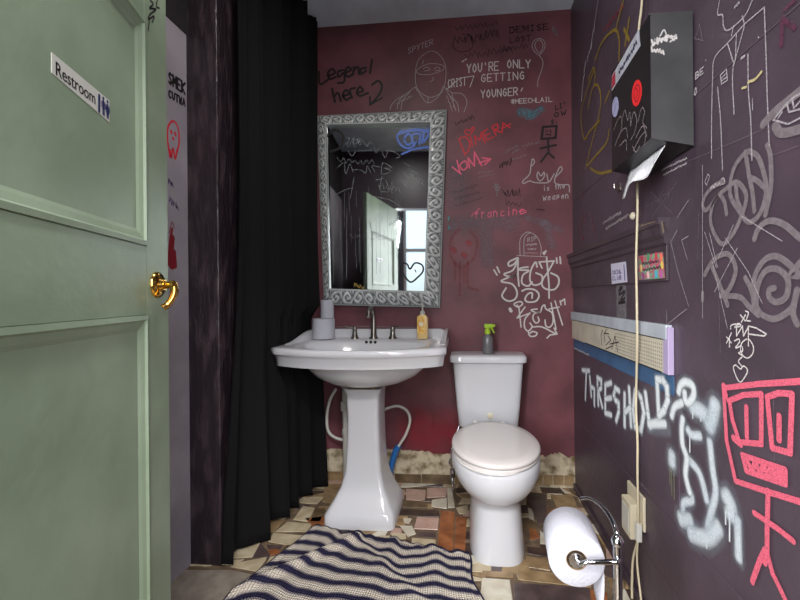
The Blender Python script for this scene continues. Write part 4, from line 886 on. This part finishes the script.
pu = MB(); pu.lathe((ox, oy, oz+.132), [(.013, 0), (.013, .016), (.006, .018), (.0045, .03), (.0045, .042), (.009, .044), (.009, .052), (.003, .054)], n=20); pu.tube([(ox, oy, oz+.180), (ox+.004, oy-.02, oz+.180), (ox+.006, oy-.036, oz+.174)], .0038, n=10)
pu.build('pump', M['whiteplastic'], sp_, smooth=True, auto=50)

def paper_roll(x, y, z, r, h, core, name, label, group=None):
    e = empty(name, (x, y, z), 0, label, 'toilet roll', group)
    MB().lathe((x, y, z), [(core, 0), (r-.003, 0), (r, .002), (r, h-.002), (r-.003, h), (core, h), (core, h-.01), (core, .01), (core, 0)], n=40, cap0=False, cap1=False).build('paper', M['paper'], e, smooth=True, auto=50)
    MB().lathe((x, y, z), [(core, .001), (core, h-.001), (core-.0015, h-.001), (core-.0015, .001), (core, .001)], n=32, cap0=False, cap1=False).build('core', M['card'], e, smooth=True)
    return e
ZB = ZT + .0465
sx_, sy_ = -.826, 2.165
paper_roll(-.787, 2.114, ZT+.002, .061, .112, .021, 'toilet_roll', 'wide white toilet roll standing on the left back corner of the sink')
paper_roll(-.766, 2.118, ZT+.115, .036, .102, .020, 'toilet_roll', 'narrow nearly used toilet roll stacked on the wider roll')

# ------------------------------------------------------------------ floor toilet roll stand with roll
stc = empty('roll_stand', (.318, .866, FZ), 0, 'chrome freestanding toilet paper stand beside the right wall', 'stand')
pxs, pys = .320, .866
PA = Plane((0, .885, 0), (0, -1, 0))
rc = PA.at(576.6, 560.4)          # centre of the near face of the roll
bk_ = Vector((.010, .112, 0)); ax = bk_.normalized()
pl_ = MB(); pl_.tube([(pxs, pys, FZ+.008), (pxs, pys, .545)], .0095, n=20, smooth=False); pl_.lathe((pxs, pys, .545), [(.0095, 0), (.013, .004), (.013, .012), (.008, .02), (.003, .024)], n=20)
pl_.build('pole', M['chrome'], stc, smooth=True, auto=50)
MB().lathe((pxs, pys, FZ), [(.085, 0), (.085, .006), (.07, .012), (.012, .016)], n=40).build('base', M['chrome'], stc, smooth=True, auto=40)
am = MB(); am.tube([(pxs, pys, .555), (pxs+.002, pys+.02, .575), (pxs-.002, pys+.07, .585), (pxs-.014, pys+.125, .580), (pxs-.03, pys+.155, .565)], .005, n=12)
am.build('hook', M['chrome'], stc, smooth=True)
am = MB(); q0 = Vector((pxs, pys, rc.z+.022)); q1 = Vector((rc.x+.075, rc.y-.03, rc.z+.004)); q2 = Vector((rc.x, rc.y-.032, rc.z)); 
am.tube([q0, Vector((pxs-.004, pys-.012, q0.z)), Vector((pxs-.02, rc.y-.030, rc.z+.020)), q2+Vector((.016, .004, .016)), q2 + Vector((.002, .014, .006)), rc + ax*.02, rc + ax*.105], .0052, n=14)
am.build('arm', M['chrome'], stc, smooth=True)
MB().lathe(rc + ax*.001, [(.006, -.004), (.016, -.004), (.019, .004), (.019, .012), (.006, .014)], axis=Matrix((tuple(ax.cross(zv)), (0, 0, 1), tuple(ax))).transposed(), n=24).build('spindle_end', M['chrome'], stc, smooth=True)
rl = empty('toilet_roll', rc, 0, 'large white toilet roll held sideways on the chrome stand', 'toilet roll')
Mr = Matrix((tuple(ax.cross(zv)), (0, 0, 1), tuple(ax))).transposed()
R_, c_ = .0600, .0225
MB().lathe(rc, [(c_, 0), (R_-.002, 0), (R_, .002), (R_, .110), (R_-.002, .112), (c_, .112), (c_, .10), (c_, .012), (c_, 0)], axis=Mr, n=56, cap0=False, cap1=False).build('paper', M['paper'], rl, smooth=True, auto=50)
MB().lathe(rc, [(c_, .001), (c_, .111), (c_-.0016, .111), (c_-.0016, .001), (c_, .001)], axis=Mr, n=32, cap0=False, cap1=False).build('core', M['card'], rl, smooth=True)
th_ = MB(); vs = []
for i in range(8):
    t = i/7; a = radians(-8) ; p = rc + Vector((R_*cos(a)-.002 - .004*t*t, 0, R_*sin(a) - .105*t))
    for u in (0, .25, .5, .75, 1): vs.append(p + ax*(.002+.108*u) + Vector((.003*sin(u*5+t*3), 0, 0)))
th_.add(vs, [(i*5+j, i*5+j+1, (i+1)*5+j+1, (i+1)*5+j) for i in range(7) for j in range(4)])
o = th_.build('loose_sheet', M['paper'], rl, smooth=True); s_ = o.modifiers.new('s', 'SOLIDIFY'); s_.thickness = .0008

# ------------------------------------------------------------------ rug
rug = MB(); NU, NV = 170, 110
A_, B_, C_, D_ = Vector((-.705, 1.765, 0)), Vector((-.004, 1.632, 0)), Vector((.13, .98, 0)), Vector((-.97, .93, 0))
F0, F1 = FL.at(359, 541), FL.at(246, 592)
vs = []; uvs = []
def smooth01(x): x = max(0, min(1, x)); return x*x*(3-2*x)
fd = (F1-F0); fl = fd.length; fd.normalize(); fnrm = Vector((-fd.y, fd.x, 0))
tops = []
for j in range(NV+1):
    v = j/NV
    for i in range(NU+1):
        u = i/NU
        p = A_.lerp(B_, u).lerp(D_.lerp(C_, u), v)
        p.y += (.010*sin(u*26) + .007*sin(u*47+1)) * (1-v)**2 + .012*sin(u*9+v*3)*(v > .02)*.6
        p.x += .010*sin(v*16+1)*(u > .9)*(u-.9)*10 + .012*sin(v*11)*(1-u)*.6
        q = Vector((p.x, p.y, 0)) - F0; s = q.dot(fd); d = q.dot(fnrm)
        along = smooth01(s/.04+.6)*smooth01((fl+.10-s)/.12)
        z = .007 + .0035*max(0, sin(u*23+v*9)) * (1-v*.3) + .004*max(0, sin(v*31+u*4))*.5
        z += along*(.026*exp(-(d/.018)**2))
        edge = min(u, 1-u, v, 1-v)
        if edge < .03: z += .003*cos(u*80)
        vs.append(Vector((p.x, p.y, FZ+.002+z)))
        wv = v + .020*sin(u*7+.5) + .013*sin(u*17) + .05*along*(1/(1+exp(-d/.01)))
        uvs.append((u, wv))
n0 = rug.add(vs, [(j*(NU+1)+i, j*(NU+1)+i+1, (j+1)*(NU+1)+i+1, (j+1)*(NU+1)+i) for j in range(NV) for i in range(NU)])
for k, uv in enumerate(uvs): rug.uv[n0+k] = uv
rm = bpy.data.materials.new('striped_cotton_rug'); rm.use_nodes = True; nt = rm.node_tree; b = nt.nodes['Principled BSDF']; b.inputs['Roughness'].default_value = .95; b.inputs['Specular IOR Level'].default_value = .1
uvn = nt.nodes.new('ShaderNodeUVMap'); sx = nt.nodes.new('ShaderNodeSeparateXYZ'); nt.links.new(uvn.outputs[0], sx.inputs[0])
def math_(op, a, bb=None):
    n = nt.nodes.new('ShaderNodeMath'); n.operation = op
    for k, v in ((0, a), (1, bb)):
        if v is None: continue
        if isinstance(v, (int, float)): n.inputs[k].default_value = v
        else: nt.links.new(v, n.inputs[k])
    return n.outputs[0]
fr_ = math_('FRACT', math_('MULTIPLY', sx.outputs['Y'], 12.0))
rp = nt.nodes.new('ShaderNodeValToRGB'); rp.color_ramp.interpolation = 'LINEAR'; e = rp.color_ramp.elements
NAVY, CRM, GRY = lin((50, 48, 76)), lin((228, 218, 204)), lin((166, 158, 158))
e[0].position = 0; e[0].color = NAVY; e[1].position = 1; e[1].color = NAVY
for pz, cz in ((.31, NAVY), (.35, GRY), (.43, GRY), (.48, CRM), (.85, CRM), (.89, GRY), (.96, GRY)):
    q = rp.color_ramp.elements.new(pz); q.color = cz
nt.links.new(fr_, rp.inputs[0])
# ribs across the stripes
rib = math_('SINE', math_('MULTIPLY', sx.outputs['X'], 620.0)); ribv = math_('SINE', math_('MULTIPLY', sx.outputs['Y'], 520.0))
kn = math_('MULTIPLY', math_('ADD', rib, 1.2), math_('ADD', ribv, 1.6))
mx = nt.nodes.new('ShaderNodeMixRGB'); mx.blend_type = 'MULTIPLY'; mx.inputs[2].default_value = lin((196, 190, 188))
nt.links.new(rp.outputs[0], mx.inputs[1]); nt.links.new(math_('LESS_THAN', rib, -.45), mx.inputs[0])
nt.links.new(mx.outputs[0], b.inputs['Base Color'])
bp = nt.nodes.new('ShaderNodeBump'); bp.inputs['Strength'].default_value = .6; bp.inputs['Distance'].default_value = .004; nt.links.new(kn, bp.inputs['Height']); nt.links.new(bp.outputs[0], b.inputs['Normal'])
re_ = empty('rug', ((A_+C_)*.5).to_tuple()[:2] + (FZ,), 0, 'crumpled navy and cream striped cotton rug on the tiled floor', 'rug')
ro = rug.build('cloth', rm, re_, smooth=True, auto=180); s_ = ro.modifiers.new('s', 'SOLIDIFY'); s_.thickness = .005; s_.offset = -1
ep = [vs[i] for i in range(0, NU+1, 2)] + [vs[j*(NU+1)+NU] for j in range(2, NV+1, 2)]; lp = [vs[j*(NU+1)] for j in range(0, NV+1, 2)]
navyc = mat('navy_edging', (40, 38, 58), .95, spec=.1)
mb = MB(); mb.tube(ep, .0055, n=8, k=1); mb.tube(lp, .0055, n=8, k=1); mb.build('edging', navyc, re_, smooth=True, label='navy crocheted edging')

# ------------------------------------------------------------------ towel dispenser on the right wall
ds = empty('towel_dispenser', (.55, 1.2, 1.48), 0, 'dark grey steel paper towel dispenser high on the right wall', 'dispenser')
y0_, y1_, xf, zt_ = 1.077, 1.352, .493, 1.823
zf, zw = 1.494, 1.470
mb = MB(); xw = XR-.006
mb.add([(xf, y0_, zf), (xw, y0_, zw), (xw, y0_, zt_), (xf, y0_, zt_), (xf, y1_, zf), (xw, y1_+.0, zw), (xw, y1_, zt_), (xf, y1_, zt_)], [(0,1,2,3), (7,6,5,4), (3,2,6,7), (1,5,6,2)], 0)
mb.add([(xf, y0_, zf), (xf, y0_, zt_), (xf, y1_, zt_), (xf, y1_, zf)], [(0,1,2,3)], 1)
mb.add([(xf, y0_, zf), (xf, y1_, zf), (xw, y1_, zw), (xw, y0_, zw)], [(0,1,2,3)], 1)
cab = mb.build('cabinet', [M['disp'], M['dispside']], ds)
MB().box((xf-.004, y0_-.001, zt_-.004), (xf+.004, y0_+.004, zt_)).build('corner_fold', M['disp'], cab)
PF = Plane((xf, 0, 0), (-1, 0, 0)); PS = Plane((0, y0_, 0), (0, -1, 0))
# stickers on the room-facing cover
def flat(plane, pts, name, m, parent, th=.0008, label=None):
    P = [plane.at(*p) for p in pts]; nn = plane.n; mb = MB(); n = len(P)
    mb.add([p + nn*.0002 for p in P] + [p + nn*th for p in P], [tuple(range(n)), tuple(range(2*n-1, n-1, -1))] + [(i, (i+1) % n, n+(i+1) % n, n+i) for i in range(n)])
    return mb.build(name, m, parent, label=label)
s1 = flat(PF, [(612,91),(612,76),(639,29),(640.5,46)], 'long_sticker', mat('pale_sticker', (176, 178, 188), .4, col2=(150, 150, 160), scale=40), ds, label='long pale sticker across the upper edge')
mk = Mark(Plane((xf-.0008, 0, 0), (-1, 0, 0)), .0003); mk.scrawl((619,73), (637,42), 2.5, 22, .006, 3); mk.build('sticker_print', paint('dark_blue_print', (48, 46, 70)), s1)
mk = Mark(Plane((xf-.0008, 0, 0), (-1, 0, 0)), .0003); mk.fill([(612,89),(612,77),(615.5,71),(615.5,84)]); mk.build('sticker_print', paint('red_print', (150, 40, 60)), s1)
def oval(cx, cy, rx, ry, sh=0): return [(cx + rx*cos(2*pi*i/24), cy + ry*sin(2*pi*i/24) - sh*cos(2*pi*i/24)) for i in range(24)]
s2 = flat(PF, oval(637, 93, 4.9, 13, 3), 'round_sticker', mat('red_sticker', (214, 40, 44), .4), ds, label='round red sticker')
mk = Mark(Plane((xf-.0008, 0, 0), (-1, 0, 0)), .0003); mk.stroke(oval(637, 93, 2.9, 8, 2) + [oval(637, 93, 2.9, 8, 2)[0]], .003).stroke([(636,88),(638,92),(636,98)], .003); mk.build('sticker_print', paint('dark_red_print', (120, 16, 24)), s2)
flat(PF, oval(615.5, 107, 3.2, 10, 2), 'round_sticker', mat('lilac_sticker', (156, 156, 186), .4, col2=(130, 130, 164), scale=50), ds, label='faded lilac round sticker')
mk = Mark(PF, .0006)
mk.many([[(614,130),(617,122),(621,116),(622,126),(619,138)], [(622,122),(625,110),(628,120),(630,112),(631,126)], [(631,126),(634,112),(637,120),(635,132),(631,140)], [(615,146),(620,134),(626,128),(628,138)], [(620,146),(626,140),(627,150)], [(638,122),(642,108),(645,112),(643,122),(647,128)], [(634,150),(640,138),(646,132),(645,144)], [(636,138),(643,126),(647,136)], [(633,146),(636,152),(640,146)]], .003)
mk.build('written_tag', INK['faint'], ds, 'thin white tags on the black cover')
mk = Mark(PS, .0006); mk.scrawl((651,43), (676,36), 4, 18, .004, 5).scrawl((651,50), (664,52), 3, 10, .004, 6).stroke([(652,46),(664,38),(676,37),(670,42)], .004).stroke([(660,36),(664,30),(667,38)], .0035)
mk.build('written_tag', INK['white'], ds, 'white tag on the grey side')
rmark('written_words', 'thinwhite', lambda m: m.scrawl((663,170), (688,158), 1.3, 28, .003, 7).scrawl((664,175), (688,163), 1.3, 28, .003, 8), 'tiny white handwriting just under the dispenser')
# towel sheet hanging out of the slot
tw = MB(); Pt = Plane((.528, 0, 0), (-1, 0, 0))
yA, yB_ = 1.10, 1.335
vs = []
for i in range(13):
    u = i/12; y = yA + (yB_-yA)*u
    for j in range(7):
        t = j/6; zs = zf - .0095 - .0012
        vs.append((.540 - .030*t + .008*sin(u*8)*t, y + (.015*t if u < .5 else -.0*t), zs - .001 - (.056 + .026*u)*t*(1+.12*sin(u*9))))
tw.add(vs, [(i*7+j, i*7+j+1, (i+1)*7+j+1, (i+1)*7+j) for i in range(12) for j in range(6)])
o = tw.build('paper_towel', M['towel'], smooth=True); s_ = o.modifiers.new('s', 'SOLIDIFY'); s_.thickness = .001
tag(o, 'crumpled white paper towel hanging from the dispenser slot', 'paper towel')

# ------------------------------------------------------------------ stickers on the board
PBd = Plane((XR-.009, 0, 0), (-1, 0, 0))
s3 = flat(PBd, [(611,264),(626,261.5),(627.5,282),(612,284)], 'square_sticker', mat('pale_lilac_sticker', (196, 192, 212), .4), trim2, label='white and purple square sticker')
mk = Mark(Plane((XR-.0098, 0, 0), (-1, 0, 0)), .0003); mk.text('SOCIAL', (612.5,274.5), (622,273), 3.6, .0035).text('CLUB', (612.5,280.5), (622,279), 3.6, .0035).stroke([(624,265),(625,280)], .007); mk.build('sticker_print', paint('purple_print', (62, 44, 110)), s3)
s4 = flat(PBd, [(638.5,256),(663,252),(665,278),(639,280)], 'patterned_sticker', mat('multicolour_sticker', (186, 84, 110), .4, col2=(110, 160, 130), scale=70, lo=.45, hi=.55, detail=2), trim2, label='pink and green patterned rectangular sticker')
for k, (cx_, cy_, cc) in enumerate([(642,260,(190,40,70)), (648,257,(70,150,100)), (656,256,(200,60,80)), (661,257,(230,120,90)), (643,276,(150,70,130)), (648,275,(230,180,190)), (656,274,(80,170,200)), (661,274,(190,90,160)), (641,268,(220,190,120)), (662,265,(220,190,90))]):
    mk = Mark(Plane((XR-.0098, 0, 0), (-1, 0, 0)), .0002); mk.stroke([(cx_, cy_-1.5), (cx_+.5, cy_+1.5)], .016); mk.build('sticker_print', paint('print_colour', cc), s4)
mk = Mark(Plane((XR-.0098, 0, 0), (-1, 0, 0)), .0008); mk.scrawl((642,264), (659,261), 1.6, 16, .004, 2).scrawl((643,270), (661,267), 1.4, 14, .004, 4); mk.build('sticker_print', paint('dark_print', (60, 24, 48)), s4)
s5 = flat(Plane((XR, 0, 0), (-1, 0, 0)), [(616.5,285),(626.5,284),(626.5,319),(617,317)], 'torn_sticker', mat('grey_torn_sticker', (118, 114, 118), .5, col2=(80, 76, 80), scale=60), wall_right, label='torn grey and black sticker below the board')
mk = Mark(Plane((XR-.0008, 0, 0), (-1, 0, 0)), .0003); mk.stroke([(619,290),(622,287),(619,295),(625,291),(621,300),(625,298)], .008); mk.stroke([(619,303),(625,302)], .012).build('sticker_print', INK['black'], s5)
mk = Mark(Plane((XR-.034, 0, 0), (-1, 0, 0)), .0005); mk.stroke([(640,226.5),(655,221.5)], .003).stroke([(584,249),(608,240)], .002); mk.stroke([(662,222),(664,232)], .008); mk.build('chipped_paint', paint('chipped_tan', (128, 112, 92), .7, .4), trim1)
# small hook and clip
hk = MB(); a = PR.at(620, 187); hk.box((XR-.006, a.y-.012, a.z-.016), (XR-.0005, a.y+.012, a.z+.014)); hk.tube([(XR-.004, a.y, a.z), (XR-.02, a.y, a.z-.004), (XR-.022, a.y, a.z+.012)], .003, n=8)
tag(hk.build('wall_hook', M['nickel'], bevel=.001), 'small metal hook bracket on the purple wall below the dispenser', 'hook')
a = PR.at(633.5, 216); hk = MB(); hk.lathe((XR-.0005, a.y, a.z), [(.014, 0), (.014, -.004), (.009, -.010), (.003, -.012)], axis='X', n=16)
tag(hk.build('cable_clip', M['cream'], smooth=True), 'small cream clip on the purple wall beside the hanging cord', 'clip')

# ------------------------------------------------------------------ cord, outlet
oy_ = 1.50
ob = empty('wall_outlet', (XR-.002, 1.43, .36), 0, 'beige surface mounted outlet low on the purple wall', 'outlet')
PA1 = Plane((XR-.010, 0, 0), (-1, 0, 0)); PA2 = Plane((XR-.040, 0, 0), (-1, 0, 0))
a0, a1 = PA1.at(643, 476), PA1.at(633, 519)
MB().box((XR-.010, a0.y, a1.z), (XR-.0005, a1.y+.05, a1.z+.118)).build('cover_plate', M['cream'], ob, bevel=.003)
b0, b1 = PA2.at(630, 500), PA2.at(621.5, 527); bz = PA2.at(621.5, 494).z
ad = empty('power_adapter', (XR-.05, b0.y, b1.z), 0, 'square cream power adapter plugged into the low outlet', 'adapter')
MB().box((XR-.040, b0.y, b1.z), (XR-.0105, b1.y, bz)).build('body', M['cream'], ad, bevel=.004)
MB().box((XR-.0415, b0.y+.012, b1.z+.02), (XR-.040, b1.y-.012, bz-.02)).build('face_plate', M['whiteplastic'], ad)
p1 = a0
Pc = Plane((XR-.040, 0, 0), (-1, 0, 0)); Pc2 = Plane((XR-.016, 0, 0), (-1, 0, 0))
cpts = [Pc2.at(642.5,-30), Pc2.at(641.5,0), Pc2.at(638.5,26)] 
Pc3 = Plane((XR-.022, 0, 0), (-1, 0, 0))
pts = [Pc3.at(643,-60), Pc3.at(642,0), Pc3.at(639,28), Pc3.at(638,60), Pc3.at(637,110), Pc3.at(636.8,160), Pc.at(637.5,200), Pc.at(637,230), Pc.at(636.2,260), Pc.at(636.8,300), Pc.at(637.2,340), Pc3.at(636.5,380), Pc3.at(636,410), Pc3.at(637.5,440), Pc3.at(637.5,475), Pc3.at(638,500), Pc3.at(638,525)]
pts = [p if (p.y > 1.36 or p.z < 1.44 or p.z > 1.86) else Vector((p.x, max(p.y, 1.372), p.z)) for p in pts]
MBc = MB(); MBc.tube(pts, .0038, n=10)
co = empty('hanging_cord', pts[-1], 0, 'thin cream electrical cord hanging down the right wall in front of the ledge', 'cord')
MBc.build('cord', M['cord'], co, smooth=True)
pe = pts[-1]; MB().box((pe.x-.008, pe.y-.010, pe.z-.055), (pe.x+.010, pe.y+.010, pe.z+.006)).build('plug', M['whiteplastic'], co, bevel=.003)
c1 = [pe - Vector((0, 0, .05)), Pc3.at(633,560), Pc3.at(632,590), Pc3.at(632.5,620)]; MB().tube(c1, .0042, n=10).build('lower_cord', M['cord'], co, smooth=True)
MB().tube([Vector((XR-.013, p1.y+.006, a1.z+.03)), Pc3.at(638.5,535), Pc3.at(637,560), Pc3.at(640,590), Pc3.at(643,615)], .0034, n=10).build('lower_cord', M['cord'], co, smooth=True)

# ------------------------------------------------------------------ ceiling lamp (above the frame)
lamp = empty('ceiling_lamp', (-.38, 1.0, HC), 0, 'small round ceiling lamp above the room, reflected at the top of the mirror', 'lamp')
MB().lathe((-.38, 1.0, HC), [(.09, -.001), (.09, -.02), (.07, -.028)], n=32).build('lamp_base', M['whiteplastic'], lamp, smooth=True)
bpy.context.view_layer.update()
